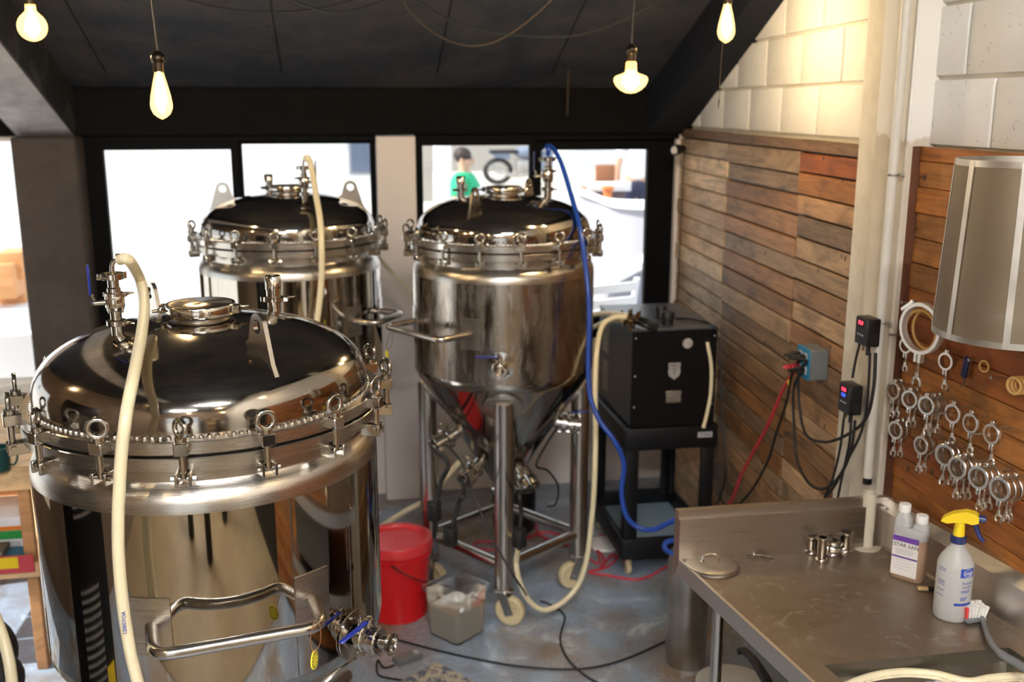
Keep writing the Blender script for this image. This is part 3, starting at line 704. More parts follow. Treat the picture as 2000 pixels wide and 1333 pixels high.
# fittings on the cone of the middle tank
def cone_fit(root, phi, z, length, tilt, label, lever=None):
    r = .378-(1.044-z)*.6248; d = pol(1, phi, 0); ax = (d*math.cos(tilt)-Vector((0, 0, math.sin(tilt)))).normalized(); p = pol(r-.01, phi, z)
    mb = MB().lathe([(.026, -.02), (.026, length*.32), (.037, length*.36), (.037, length*.44), (.025, length*.47), (.025, length*.60), (.041, length*.64), (.041, length*.80), (.024, length*.84), (.024, length*.94), (.034, length*.97), (.034, length), (.0, length)], 20, Matrix.Translation(p) @ frame_z(ax))
    o = mb.build('cone_fitting', 'chrome', root, label)
    u = Vector((0, 0, 1)); m2 = MB(); clampring(m2, p+ax*length*.40, ax, .043, .024, u+d*.4); clampring(m2, p+ax*length*.82, ax, .043, .024, d.cross(u)+u*.3); m2.build('clamp', 'chrome', o)
    m2 = MB(); cp = p+ax*length*.72
    for k in range(4):
        a = k*PI/2+.6; e = ax.orthogonal().normalized(); g = ax.cross(e); c = cp+e*.038*math.cos(a)+g*.038*math.sin(a); m2.cyl(c-ax*.028, c+ax*.028, .008, n=8)
    m2.cyl(cp, cp+u*.055, .008, n=10); m2.build('valve_body', 'chrome', o)
    if lever is not None:
        l_ = Vector(lever).normalized(); MB().box((0, 0, 0), (.085, .013, .006), basis(cp+u*.054+l_*.03, l_, u), .0028).build('lever', 'bluelever', o, 'blue vinyl valve lever')
    return p+ax*length
f1 = cone_fit(tC, -62, .80, .15, R(22), 'stainless valve on the left of the cone')
f2 = cone_fit(tC, -48, .66, .14, R(35), 'lower stainless valve on the left of the cone')
f3 = cone_fit(tC, 82, .82, .12, R(5), 'stainless valve on the right of the cone', (1, -.3, .15))
f4 = cone_fit(tC, 40, .62, .12, R(40), 'stainless valve near the cone tip')
f5 = MB().lathe([(.05, .53), (.05, .50), (.058, .495), (.058, .475), (.035, .47), (.035, .42), (.045, .415), (.045, .36), (0, .36)], 24).build('bottom_valve', 'chrome', tC, 'butterfly valve below the cone tip')
MB().box((.0, -.06, .40), (.016, .10, .012), None, .004).build('lever', 'bluelever', f5, 'blue vinyl valve lever')
# red paint patch sprayed on the cone is a reflection of the bucket; wing bolt above it
def tw(t, p):  # tank-local to world
    rz = t.rotation_euler[2]; c, s = math.cos(rz), math.sin(rz); return Vector((t.location.x+c*p.x-s*p.y, t.location.y+s*p.x+c*p.y, t.location.z+p.z))

# ================================================================== HOSES AND TAGS ON THE TANKS
def hose(name, pts, r, mat, label, cat='hose', group=None, n=8, m=12): return single(name, MB().tube(crom(pts, n), r, m), mat, label, cat, group)
pA = pol(.19, -70, dome_z(.19)-.012)
eA = tw(tA, pA+Vector((0, 0, .257*.69))+Vector((.97, -.2, 0)).normalized()*.018)
hA = [eA, eA+Vector((.020, -.006, -.001))]+[pd(x, y, d) for x, y, d in ((274, 548, 2.36), (282, 600, 2.27), (276, 655, 2.15), (266, 710, 2.045), (258, 750, 1.985), (250, 790, 1.960))]+[pcyl(x, y, *TA, .462) for x, y in ((244, 830), (238, 880), (234, 940), (231, 1010), (232, 1090), (240, 1180), (254, 1270), (276, 1360))]
hoA = hose('braided_hose', hA, .0120, 'hose', 'cream braided hose hanging down the front of the near tank')
tp_, tq_ = pcyl(245, 1245, *TA, .4745), pcyl(241, 1190, *TA, .4745)
text('printed_code', '12005TOA', .011, basis((tp_+tq_)/2-hoA.location, tq_-tp_, CAM-tp_), 'print', hoA)
pB = pol(.205, 20, dome_z(.205)-.012); dB = Vector((.6, -.8, 0)).normalized()
eB = tw(tB, pB+Vector((0, 0, .256*.72))+dB*.016)
hose('braided_hose', [eB, eB+Vector((.012, -.02, .004))]+[pcyl(x, y, *TB, r_) for x, y, r_ in ((609, 330, .25), (617, 380, .33), (625, 430, .42), (628, 480, .46), (628, 540, .46), (623, 600, .46), (615, 660, .46), (612, 720, .46), (615, 800, .46), (622, 900, .46))], .0125, 'hose', 'cream hose hanging down the far left tank')
pC = pol(.20, 106, dome_z(.20)-.012); eC = tw(tC, pC+Vector((0, 0, .225*.85)))
hose('air_hose', [eC, eC+Vector((0, 0, .03))]+[pd(x, y, d) for x, y, d in ((1064, 294, 4.50), (1070, 286, 4.48), (1079, 289, 4.45), (1088, 302, 4.41), (1100, 330, 4.36), (1118, 390, 4.30), (1133, 450, 4.19), (1146, 540, 4.14), (1151, 620, 4.14), (1149, 700, 4.15), (1152, 770, 4.15), (1170, 820, 4.14), (1200, 862, 4.13), (1218, 905, 4.14), (1214, 960, 4.16), (1222, 1005, 4.16), (1245, 1030, 4.16), (1275, 1035, 4.14), (1310, 1020, 4.1), (1345, 1005, 4.08), (1352, 1030, 4.06), (1325, 1052, 4.05), (1302, 1060, 4.04), (1299, 1072, 4.03), (1315, 1082, 4.03), (1340, 1084, 4.0))], .0105, 'bluehose', 'blue hose curving from the middle tank down past the black cart')
# cream hose from the middle tank's bottom valve, over the floor and up to the chiller
hose('braided_hose', [tw(tC, Vector((.0, 0, .37))), pd(1010, 1062, 4.28), pd(1008, 1100, 4.28), pd(1016, 1140, 4.29), pd(1034, 1175, 4.32), pd(1062, 1192, 4.35), pd(1095, 1180, 4.38), pd(1125, 1150, 4.4), pd(1142, 1110, 4.40), pd(1152, 1050, 4.38), pd(1160, 960, 4.34), pd(1163, 860, 4.32), pd(1162, 760, 4.32), pd(1165, 690, 4.36), pd(1175, 640, 4.45), pd(1195, 622, 4.5), pd(1222, 620, 4.52)], .0115, 'hose', 'cream hose looping over the floor up to the chiller')
hose('braided_hose', [pd(1130, 625, 4.9), pd(1155, 616, 4.8), pd(1185, 612, 4.7), pd(1222, 616, 4.56)], .0115, 'hose', 'cream hose running level from behind the tank to the chiller')
hose('braided_hose', [pd(1130, 645, 4.95), pd(1158, 640, 4.8), pd(1185, 628, 4.68), pd(1215, 624, 4.58)], .0115, 'hose', 'lower cream hose entering the chiller fitting')
hose('drain_pipe', [pd(690, 1060, 4.9), pd(740, 1032, 4.85), pd(790, 1000, 4.8), pd(835, 975, 4.75), pd(865, 940, 4.7), pd(900, 900, 4.65)], .0135, 'hose', 'white hose slanting up behind the red bucket')
hose('braided_hose', [pd(725, 480, 4.95), pd(745, 510, 4.95), pd(775, 542, 4.9), pd(808, 575, 4.85), pd(840, 610, 4.85)], .0115, 'hose', 'cream hose sagging between the two far tanks')
# tags on wire loops
def tagthing(label, c, loop_c, nrm, s=1.0, wire='copperwire'):
    t = thing('round_tag', label, 'tag', c)
    c = Vector(c); n_ = Vector(nrm).normalized()
    mb = MB().lathe([(0, -.0015), (.019*s, -.0015), (.0195*s, 0), (.019*s, .0015), (0, .0015)], 28, Matrix.Translation(c) @ frame_z(n_) @ Matrix.Diagonal((1, 1, 1, 1)))
    mb.wbuild('disc', 'yellowtag', t)
    m3 = MB()
    for k in range(12):
        a = k*PI/6; e = n_.orthogonal().normalized(); g = n_.cross(e); q = c+e*.015*s*math.cos(a)+g*.015*s*math.sin(a); m3.box((0, 0, 0), (.004*s, .003*s, .0036), basis(q, e, n_))
    m3.wbuild('printed_marks', 'darkprint', t)
    m2 = MB(); pts = [c+Vector((0, 0, .017*s)), loop_c]; m2.tube(crom([c+Vector((0, 0, .016*s)), (c+loop_c)/2+Vector((.010, 0, 0)), loop_c+Vector((.006, 0, .004)), loop_c+Vector((-.006, 0, .004)), (c+loop_c)/2+Vector((-.010, 0, 0)), c+Vector((0, 0, .016*s))], 6), .0009, 6); m2.wbuild('wire_loop', wire, t)
tagthing('yellow round tag hanging from the near tank handle', pcyl(614, 1290, *TA, .515), pcyl(618, 1222, *TA, .515), (.93, -.3, .05))
tagthing('small yellow tag hanging from the middle tank handle', pd(756, 692, 4.05), pd(764, 655, 4.05), (.9, -.3, .1), .9, 'thread')

# ================================================================== CHILLER ON ITS CART
cx0, cx1, cy0, cy1 = 1.272, 1.70, 4.365, 4.975; ccx, ccy = (cx0+cx1)/2, (cy0+cy1)/2
cart = thing('utility_cart', 'black two-shelf plastic utility cart carrying the chiller', 'cart', (ccx, ccy, 0))
for z0, z1, nm in ((.635, .742, 'top_tray'), (.095, .195, 'bottom_tray')):
    mb = MB(); mb.box((ccx, ccy, z0+.01 if nm == 'bottom_tray' else z1-.02), (cx1-cx0-.03, cy1-cy0-.03, .02))
    for y in (cy0, cy1): mb.box((ccx, y, (z0+z1)/2), (cx1-cx0+.02, .03, z1-z0), None, .006)
    for x in (cx0, cx1): mb.box((x, ccy, (z0+z1)/2), (.03, cy1-cy0, z1-z0), None, .006)
    mb.wbuild(nm, 'cartblack', cart, 'deep lipped cart tray')
MB().box((ccx, ccy, .119), (cx1-cx0-.034, cy1-cy0-.034, .004)).wbuild('tray_mat', simple('pale_blue_mat', (.24, .33, .40), .35), cart, 'pale blue tray bottom', False)
for x in (cx0+.012, cx1-.012):
    for y in (cy0+.012, cy1-.012):
        m_ = MB(); sx = 1 if x < ccx else -1; sy = 1 if y < ccy else -1
        m_.box((x+sx*.018, y, .41), (.062, .03, .48), None, .006); m_.box((x, y+sy*.018, .41), (.03, .06, .48), None, .006)
        lg = m_.wbuild('leg', 'cartblack', cart)
        mw, mf = MB(), MB(); n_ = Vector((1, 0, 0)); c = Vector((x+sx*.02, y+sy*.02+.01, .036))
        mw.lathe([(0, -.011), (.034, -.011), (.036, -.008), (.036, .008), (.034, .011), (0, .011)], 22, Matrix.Translation(c) @ frame_z(n_))
        mf.box(c+Vector((0, 0, .052)), (.045, .045, .012)); mf.box(c+Vector((-.016, 0, .025)), (.004, .03, .055)); mf.box(c+Vector((.016, 0, .025)), (.004, .03, .055))
        fk = mf.wbuild('castor_fork', 'tube', cart); mw.wbuild('castor_wheel', 'castor', cart)
text('cart_label', 'ULINE', .02, basis(Vector((cx1-.055, cy0-.0172, .70))-cart.location, (1, 0, 0), (0, -1, 0)), 'darkprint', cart)
MB().box((cx1-.055, cy0-.0155, .70), (.07, .002, .026)).wbuild('label_plate', 'lightgrey', cart, None, False)
hx0, hx1, hy0, hy1, hz0, hz1 = 1.288, 1.690, 4.372, 4.965, .745, 1.200
chl = thing('glycol_chiller', 'black glycol chiller with a silver shield badge on the cart', 'chiller', ((hx0+hx1)/2, (hy0+hy1)/2, hz0))
def cw(mb, n, m, lab=None, sm=True): return mb.wbuild(n, m, chl, lab, sm)
hcx, hcy = (hx0+hx1)/2, (hy0+hy1)/2
cw(MB().box((hcx, hcy, (hz0+hz1)/2), (hx1-hx0, hy1-hy0, hz1-hz0), None, .004), 'body', 'silverpaint')
cw(MB().box((hcx, hy0-.004, (hz0+hz1)/2), (hx1-hx0, .008, hz1-hz0), None, .002), 'front_panel', 'blackpaint', 'glossy black front panel')
cw(MB().box((hcx, hcy, hz1+.004), (hx1-hx0+.008, hy1-hy0+.01, .010), None, .003), 'top_plate', simple('dusty_top', (.10, .11, .125), .3, .3), 'dark top plate')  # top plate a paler blue-grey than the front panel
for i in range(2):
    for k in range(11):
        z = 1.145-i*.20-k*.0145; cw(MB().box((hx0-.001, hy1-.14, z), (.004, .13, .0065), Matrix.Translation((0, 0, 0)), .001), 'vent_slat', 'brass')
for x in (hx0+.014, hx1-.014):
    for z in (hz0+.10, (hz0+hz1)/2+.02, hz1-.03): cw(MB().cyl((x, hy0-.011, z), (x, hy0-.007, z), .004, n=10), 'screw', 'lightgrey')
def onfront(x, z, off=.0085): return Vector((x, hy0-off, z))
def ff(px_, py_): # pixel to front panel
    return py(px_, py_, hy0-.0085)
# shield badge
c = ff(1317, 725); w_, h_ = .030, .040
sh = [(-w_, h_*.9), (-w_*.55, h_*1.0), (0, h_*.93), (w_*.55, h_*1.0), (w_, h_*.9), (w_*.88, h_*.35), (w_*1.0, -.1*h_), (w_*.8, -.6*h_), (0, -h_*1.02), (-w_*.8, -.6*h_), (-w_*1.0, -.1*h_), (-w_*.88, h_*.35)]
MF = basis(c, (1, 0, 0), (0, -1, 0)); sb = cw(MB().prism(sh, .0012, MF), 'shield_badge', simple('silver_badge', (.55, .55, .53), .35, .5), 'silver shield badge', False)
def lc(v): return Vector(v)-chl.location
MB().box((0, .0115, .0016), (.040, .002, .0006), MF).wbuild('badge_line', 'darkprint', chl, None, False)
text('badge_word', 'MEXI', .0185, basis(lc(c+Vector((0, -.0018, .025))), (1, 0, 0), (0, -1, 0)), 'darkprint', chl)
text('badge_number', '1', .038, basis(lc(c+Vector((0, -.0018, -.005))), (1, 0, 0), (0, -1, 0)), 'darkprint', chl)
c = ff(1343, 671); cw(MB().lathe([(0, 0), (.024, 0), (.024, .001), (0, .001)], 24, basis(c, (1, 0, 0), (0, -1, 0))), 'round_sticker', simple('worn_sticker', (.42, .40, .38), .5, var=.5, bscale=120), 'worn round sticker')
c = ff(1315, 773); m_ = MB().box(c+Vector((0, -.002, .012)), (.074, .006, .022), None, .002); m_.box(c+Vector((0, -.001, -.016)), (.070, .003, .034), None, .002); cw(m_, 'latch_plate', 'galv')
cw(MB().tube(crom([c+Vector((-.032, -.006, .004)), c+Vector((-.033, -.008, -.024)), c+Vector((-.026, -.008, -.030)), c+Vector((.026, -.008, -.030)), c+Vector((.033, -.008, -.024)), c+Vector((.032, -.006, .004))], 5), .0025, 8), 'latch_bail', 'chrome')
cw(MB().tube(crom([ff(1381, 668), ff(1381, 676)+Vector((0, -.012, 0)), ff(1387, 715)+Vector((0, -.014, 0)), ff(1386, 765)+Vector((0, -.014, 0)), ff(1378, 805)+Vector((0, -.02, 0)), ff(1370, 833)+Vector((0, -.026, 0))], 6), .0085, 12), 'sight_tube', 'hose', 'cream drain tube on the front')
cw(MB().cyl(ff(1380, 664)+Vector((0, .004, 0)), ff(1380, 664)+Vector((0, -.012, 0)), .011, n=14), 'tube_port', 'black')
for q, r in ((pz(1303, 634, hz1+.009), .034), (pz(1290, 622, hz1+.009), .028)):
    cw(MB().lathe([(r*.85, 0), (r*.85, .028), (r, .03), (r, .055), (r*.93, .06), (0, .06)], 24, Matrix.Translation(q)), 'filler_cap', 'rubber')
fq = pz(1225, 628, hz1+.045)
m_ = MB()
for k, (x, y) in enumerate(((1222, 618), (1230, 628), (1238, 622))):
    q = pz(x, y, hz1+.045); m_.cyl(q-Vector((.035, .0, 0)), q+Vector((.035, 0, 0)), .012, n=14); m_.cyl(q, q-Vector((0, 0, .045)), .009, n=10)
    clampring(m_, q+Vector((.02, 0, 0)), (1, 0, 0), .02, .012, (0, 0, 1)); clampring(m_, q-Vector((.02, 0, 0)), (1, 0, 0), .019, .012, (0, -.5, 1))
cw(m_, 'hose_fittings', 'brass', 'brass hose fittings')
for k, pts in enumerate(([(1240, 620), (1265, 628), (1285, 640)], [(1238, 628), (1260, 636), (1282, 646)])):
    cw(MB().tube(crom([pz(*pts[0], hz1+.045), pz(*pts[1], hz1+.04), pz(*pts[2], hz1+.012)], 8), .012, 12), 'black_hose', 'rubber')
cw(MB().tube(crom([pz(1320, 622, hz1+.012), pz(1350, 624, hz1+.018), pz(1385, 632, hz1+.012), pz(1400, 645, hz1+.01), Vector((hx1+.012, hy0+.06, 1.1)), Vector((hx1+.014, hy0+.05, .75))], 8), .005, 8), 'power_lead', 'rubber')

# ================================================================== THINGS ON THE FLOOR
bk = pz(778, 1195, 0); bk.y += .0
bucket = thing('bucket', 'red plastic bucket with a red lid beside the near tank', 'bucket', bk); bucket.scale = (1.05, 1.05, 1.10)
MB().lathe([(0, 0), (.118, 0), (.122, .004), (.136, .25), (.138, .262), (.146, .264), (.146, .275), (.140, .277), (.140, .300), (.128, .300), (.12, .01), (0, .01)], 48).build('body', 'red', bucket)
MB().lathe([(0, .318), (.003, .319), (.004, .314), (.118, .313), (.124, .318), (.127, .326), (.148, .326), (.151, .322), (.151, .288), (.147, .288), (.147, .30), (0, .302)], 56).build('lid', 'redlid', bucket, 'red snap-on lid')
mb = MB(); mb.tube(crom([Vector((-.03, -.149, .268)), Vector((.045, -.165, .225)), Vector((.115, -.135, .185)), Vector((.150, -.04, .20)), Vector((.149, .03, .268))], 8), .0028, 8); mb.build('bail_handle', 'rubber', bucket, 'thin dark bail handle')
# square container of water
sq = pz(892, 1236, 0); sqr = R(40)
tub = thing('square_container', 'clear square plastic container half full of cloudy water', 'container', sq, sqr)
def sqring(w0, z0, w1, z1, rc=.02, n=5):
    vs = []; fs = []
    def loop(w, z):
        o = []
        for k, (sx, sy) in enumerate(((1, 1), (-1, 1), (-1, -1), (1, -1))):
            for i in range(n+1):
                a = k*PI/2+i*PI/2/n; o.append((sx*(w-rc)+rc*math.cos(a), sy*(w-rc)+rc*math.sin(a), z))
        return o
    a = loop(w0, z0); b_ = loop(w1, z1); m = len(a)
    return a+b_, [(i, (i+1) % m, m+(i+1) % m, m+i) for i in range(m)], m
def sqtub(mb, prof, cap0=True, cap1=False):
    for (w0, z0), (w1, z1) in zip(prof, prof[1:]):
        a, f, m = sqring(w0, z0, w1, z1); mb.add(a, f)
    if cap0: a, f, m = sqring(*prof[0], *prof[0]); mb.add(a[:m], [tuple(range(m))])
    if cap1: a, f, m = sqring(*prof[-1], *prof[-1]); mb.add(a[:m], [tuple(range(m))])
    return mb
mb = sqtub(MB(), [(.082, 0), (.085, .002), (.095, .205), (.108, .208), (.110, .212), (.108, .218), (.093, .218), (.0915, .205), (.083, .006), (.07, .004)]); sqtub(mb, [(.083, .006), (.083, .006)])
mb.build('walls', 'clearplastic', tub)
sqtub(MB(), [(.082, .007), (.0865, .135)], True, True).build('water', 'cloudy', tub, 'cloudy water')
# digital thermometer box, mat
dv = pz(796, 1291, 0)
dev = thing('digital_thermometer', 'small grey digital thermometer lying on the floor', 'thermometer', dv, R(25))
MB().box((0, 0, .014), (.115, .052, .026), None, .006).build('case', 'grey', dev); MB().box((-.012, 0, .0275), (.055, .026, .002)).build('display', 'lcd', dev, 'grey display', False); MB().box((.038, 0, .0275), (.022, .03, .002)).build('face_strip', 'lightgrey', dev, None, False)
single('sensor_lead', MB().tube(crom([pz(770, 1300, .005), pz(750, 1305, .005), pz(738, 1290, .005), pz(736, 1310, .005), pz(745, 1322, .005), pz(790, 1330, .005)], 6), .004, 8), 'rubber', 'short black lead coiled beside the floor thermometer', 'cable')
m_, nt_, b_ = newmat('speckled_mat'); MT['mat'] = m_
vv = coords(nt_); L(nt_, ramp(nt_, noise(nt_, vv, 26, 5, .7), [(.47, (.45, .40, .32)), (.58, (.08, .11, .17))]), b_.inputs['Base Color'])
ck = nt_.nodes.new('ShaderNodeTexVoronoi'); ck.inputs['Scale'].default_value = 130; L(nt_, vv, ck.inputs['Vector']); bump(nt_, b_, ck.outputs['Distance'], .6, .004); b_.inputs['Roughness'].default_value = .9
mq = [pz(780, 1340, 0), pz(845, 1297, 0), pz(925, 1340, 0)]
single('floor_mat', MB().box((0, 0, .004), (.26, .26, .008), Matrix.Translation(pz(850, 1345, 0)) @ Matrix.Rotation(R(38), 4, 'Z'), .003), 'mat', 'speckled beige and blue rubber mat on the floor', 'mat')
# cables on the floor
def cable(pts, r, mat, label, name='cable', n=8): return single(name, MB().tube(crom(pts, n), r, 8), mat, label, 'cable')
Z = .006
cable([pz(775, 1250, Z), pz(850, 1270, Z), pz(930, 1288, Z), pz(1020, 1303, Z), pz(1120, 1308, Z), pz(1200, 1295, Z), pz(1290, 1258, Z), pz(1365, 1215, Z)], .0045, 'rubber', 'black cable stretched across the floor from near valve to counter leg')
cable([tw(tC, pol(.30, -60, .76)), pd(902, 905, 4.1), pd(925, 965, 4.08), pd(960, 1050, 4.02), pd(1000, 1120, 3.95), pd(1020, 1150, 3.95), pz(1036, 1172, Z), pz(1060, 1176, Z), pz(1085, 1187, Z), pz(1103, 1205, Z), pz(1095, 1240, Z), pz(1097, 1265, Z), pz(1115, 1295, Z), pz(1150, 1325, Z), pz(1190, 1345, Z)], .0042, 'rubber', 'thin black cable falling from the cone valve and curling over the floor')
cable([pz(1015, 995, Z), pz(1060, 1010, Z), pz(1085, 1020, Z), pz(1078, 1026, Z), pz(1050, 1018, Z), pz(1050, 1040, Z), pz(1075, 1056, Z), pz(1120, 1068, Z), pz(1165, 1075, Z), pz(1180, 1095, Z), pz(1172, 1112, Z), pz(1195, 1085, Z), pz(1205, 1090, Z), pz(1185, 1108, Z), pz(1150, 1118, Z), pz(1190, 1125, Z), pz(1250, 1132, Z), pz(1300, 1108, Z), pz(1330, 1085, Z)], .0058, 'redcable', 'red cable tangled on the floor beside the black cart', n=6)
cable([pz(1105, 1065, Z), pz(1135, 1060, Z), pz(1180, 1047, Z), pz(1168, 1075, Z), pz(1172, 1100, Z), pz(1155, 1095, Z), pz(1140, 1080, Z)], .0058, 'redcable', 'loop of red cable lying in front of the cart castor')
cable([pz(965, 1075, Z), pz(930, 1072, Z), pz(927, 1062, Z), pz(945, 1058, Z), pz(1010, 1058, Z), pz(1060, 1040, Z), pz(1100, 1047, Z)], .0058, 'redcable', 'red cable lying under the middle tank frame')
cable([tw(tC, pol(.25, 88, .80)), pd(1048, 905, 4.5), pd(1070, 920, 4.6), pd(1090, 950, 4.7), pd(1085, 985, 4.75), pz(1068, 990, .02)], .005, 'rubber', 'black lead hanging behind the right legs of the middle tank')
# black insulated lines with couplings
def coupled(pts, cpos, d, label):
    t = thing('glycol_line', label, 'hose', pz(cpos[0], 1060, 0))
    MB().tube(crom(pts, 8), .0095, 10).wbuild('line', 'rubber', t); q = pd(*cpos, d)
    MB().lathe([(.008, -.036), (.029, -.036), (.030, -.034), (.030, .034), (.029, .036), (.008, .036)], 20, Matrix.Translation(q)).wbuild('coupling', 'rubber', t, 'black foam coupling')
coupled([tw(tC, f1), pd(875, 905, 4.15), pd(862, 940, 4.15), pd(853, 975, 4.15), pd(849, 1000, 4.15), pd(848, 1050, 4.2)], (848, 998), 4.15, 'black insulated line with a coupling beside the left leg')
coupled([tw(tC, f2), pd(905, 965, 4.1), pd(895, 985, 4.1), pd(886, 1020, 4.1), pd(880, 1048, 4.1), pd(876, 1066, 4.1)], (880, 1047), 4.1, 'black insulated line with a coupling at the left frame strut')
coupled([tw(tC, f4), pd(1016, 965, 4.15), pd(1018, 1000, 4.15), pd(1015, 1048, 4.15), pd(1014, 1075, 4.15)], (1014, 1050), 4.15, 'black insulated line with a coupling right of the front leg')
# white disc lid on the floor by the cart
single('pale_disc', MB().lathe([(0, 0), (.085, 0), (.09, .006), (.085, .014), (.05, .02), (0, .02)], 32, Matrix.Translation(pz(1180, 1066, 0))), 'white', 'pale round cover lying on the floor beside the cart', 'cover')
# black canister behind the tank frame
single('black_canister', MB().lathe([(0, 0), (.11, 0), (.115, .01), (.115, .24), (.10, .27), (.04, .28), (.04, .30), (0, .30)], 32, Matrix.Translation((.86, 5.05, 0))), 'black', 'black canister standing behind the middle tank', 'canister')
# steel cylinder standing left of the counter
single('gas_cylinder', MB().lathe([(0, 0), (.078, 0), (.082, .006), (.082, .44), (.076, .475), (.055, .50), (.03, .51), (.02, .54), (0, .54)], 36, Matrix.Translation(pz(1338, 1292, 0))), 'kegsteel', 'worn grey steel cylinder standing beside the counter', 'cylinder')

# ================================================================== STEEL SINK COUNTER
A0 = Vector((.951, 2.668, .9)); U_ = Vector((1, 0, 0)); V_ = Vector((.094, -.6925, 0)).normalized()
def cp(a, b, z=0): return A0+U_*a+V_*b+Vector((0, 0, z))
CL, CB = .640, 1.55
ctr = thing('sink_counter', 'stainless steel sink counter with raised backsplash in the right foreground', 'counter', (A0.x+.3, A0.y-.8, 0))
def quadprism(mb, pts, z0, z1):
    vs = [(*cp(a, b)[:2], z) for z in (z0, z1) for a, b in pts]; n = len(pts)
    mb.add(vs, [tuple(range(n-1, -1, -1)), tuple(range(n, 2*n))]+[(i, (i+1) % n, n+(i+1) % n, n+i) for i in range(n)]); return mb
s0, s1, sb0, sb1 = .075, .565, .605, 1.35
mb = MB()
for pts in ([(.004, 0), (CL, 0), (CL, sb0), (.004, sb0)], [(.004, sb0), (s0, sb0), (s0, sb1), (.004, sb1)], [(s1, sb0), (CL, sb0), (CL, sb1), (s1, sb1)], [(.004, sb1), (CL, sb1), (CL, CB), (.004, CB)]): quadprism(mb, pts, .872, .888)
mb.wbuild('worktop', 'worktop', ctr, 'stained steel worktop', False)
mb = MB(); quadprism(mb, [(-.004, -.02), (.005, -.02), (.005, CB), (-.004, CB)], .845, .896); o_ = mb.wbuild('front_edge', 'counter_edge', ctr, 'bright folded front edge', False)
mb = MB(); quadprism(mb, [(-.006, -.035), (CL+.03, -.035), (CL+.03, -.012), (-.006, -.012)], .845, 1.045); quadprism(mb, [(-.006, -.014), (CL, -.014), (CL, 0), (-.006, 0)], .87, 1.022)
mb.wbuild('rear_backsplash', 'splash', ctr, 'brushed backsplash at the far end', False)
mb = MB(); pts = []
for b in (-.012, CB):
    for a, z in ((CL+.045, .86), (CL, .884), (CL-.003, .90), (CL, 1.005), (CL+.022, 1.035), (CL+.045, 1.037)): pts.append(cp(a, b)-Vector((0, 0, .9))+Vector((0, 0, z)))
mb.add(pts, [(i, i+1, 7+i, 6+i) for i in range(5)]+[(0, 6, 11, 5)]+[(0, 5, 4, 3, 2, 1), (6, 7, 8, 9, 10, 11)]); mb.wbuild('wall_backsplash', 'counter_edge', ctr, 'bright backsplash along the wall', False)
# basin
MT['sinkwater'] = glassy('green_sink_water', (.55, .62, .48), .01, 1.33)
mb = MB(); zb = .60
def bw(a, b, z): return Vector((*cp(a, b)[:2], z))
ins = [(s0, sb0), (s1, sb0), (s1, sb1), (s0, sb1)]; inb = [(s0+.015, sb0+.015), (s1-.015, sb0+.015), (s1-.015, sb1-.015), (s0+.015, sb1-.015)]
vs = [bw(a, b, .888) for a, b in ins]+[bw(a, b, zb) for a, b in inb]
mb.add(vs, [(i, i+4, (i+1) % 4+4, (i+1) % 4) for i in range(4)]+[(4, 5, 6, 7)]); mb.wbuild('basin', simple('dark_basin_steel', (.16, .15, .12), .35, .8), ctr, 'deep sink basin', False)
mb = MB(); mb.add([bw(a, b, .852) for a, b in [(s0+.003, sb0+.003), (s1-.003, sb0+.003), (s1-.003, sb1-.003), (s0+.003, sb1-.003)]], [(0, 1, 2, 3)]); mb.wbuild('water', 'sinkwater', ctr, 'still water in the basin', False)
for a, b in ((.04, .16), (CL-.04, .08), (.04, 1.45), (CL-.04, 1.45)):
    q = bw(a, b, 0); MB().cyl(q, q+Vector((0, 0, .872)), .017, n=18).wbuild('leg', 'tube', ctr)
mb = MB(); quadprism(mb, [(.04, .17), (CL-.04, .17), (CL-.04, 1.45), (.04, 1.45)], .56, .572); quadprism(mb, [(.032, .17), (.045, .17), (.045, 1.45), (.032, 1.45)], .535, .585); mb.wbuild('lower_shelf', 'splash', ctr, 'lower steel shelf', False)
# things on the worktop
ZT = .888
lid = thing('steel_lid', 'round steel lid with a wire handle on the counter corner', 'lid', pz(1391, 1108, ZT))
MB().lathe([(0, .004), (.066, .004), (.073, .002), (.078, .0), (.080, .004), (.076, .009), (.07, .011), (.03, .0115), (0, .0118)], 48).build('plate', 'splash', lid)
MB().tube(crom([Vector((-.028, .012, .012)), Vector((-.022, .014, .030)), Vector((.0, .012, .036)), Vector((.018, .004, .032)), Vector((.022, .0, .012))], 6), .0022, 8).build('wire_handle', 'chrome', lid)
MB().box((-.028, .012, .014), (.014, .012, .008), None, .002).build('bracket', 'chrome', lid)
q = pz(1478, 1091, ZT)
cl_ = MB().tube(crom([q+Vector(v) for v in ((-.03, .012, .008), (-.018, .02, .016), (-.006, .008, .012), (-.012, -.004, .008), (-.028, .008, .006))], 5), .0032, 8)
cl_.tube(crom([q+Vector(v) for v in ((-.004, .004, .008), (.014, -.006, .011), (.036, -.022, .009), (.039, -.028, .006), (.03, -.026, .004), (.01, -.010, .005))], 5), .003, 8)
single('wire_clip', cl_, 'chrome', 'small steel wire clip beside the round lid', 'clip')
def ferrule(name, p, h, r, label, flare=True, lying=None, group=None):
    pr = [(0, .001), (r*1.35, .001), (r*1.4, .004), (r*1.3, .008), (r, .012), (r, h-.014), (r*1.25, h-.008), (r*1.4, h-.004), (r*1.38, h), (r*.9, h), (r*.85, h-.02), (r*.85, .02), (0, .02)]
    M_ = Matrix.Translation(p) if lying is None else Matrix.Translation(p+Vector((0, 0, r*1.35))) @ frame_z(lying)
    return single(name, MB().lathe(pr, 28, M_), 'chrome', label, 'fitting', group)
ferrule('pipe_fitting', pz(1650, 1076, ZT), .062, .017, 'upright steel tube fitting standing alone by the corner pipe')
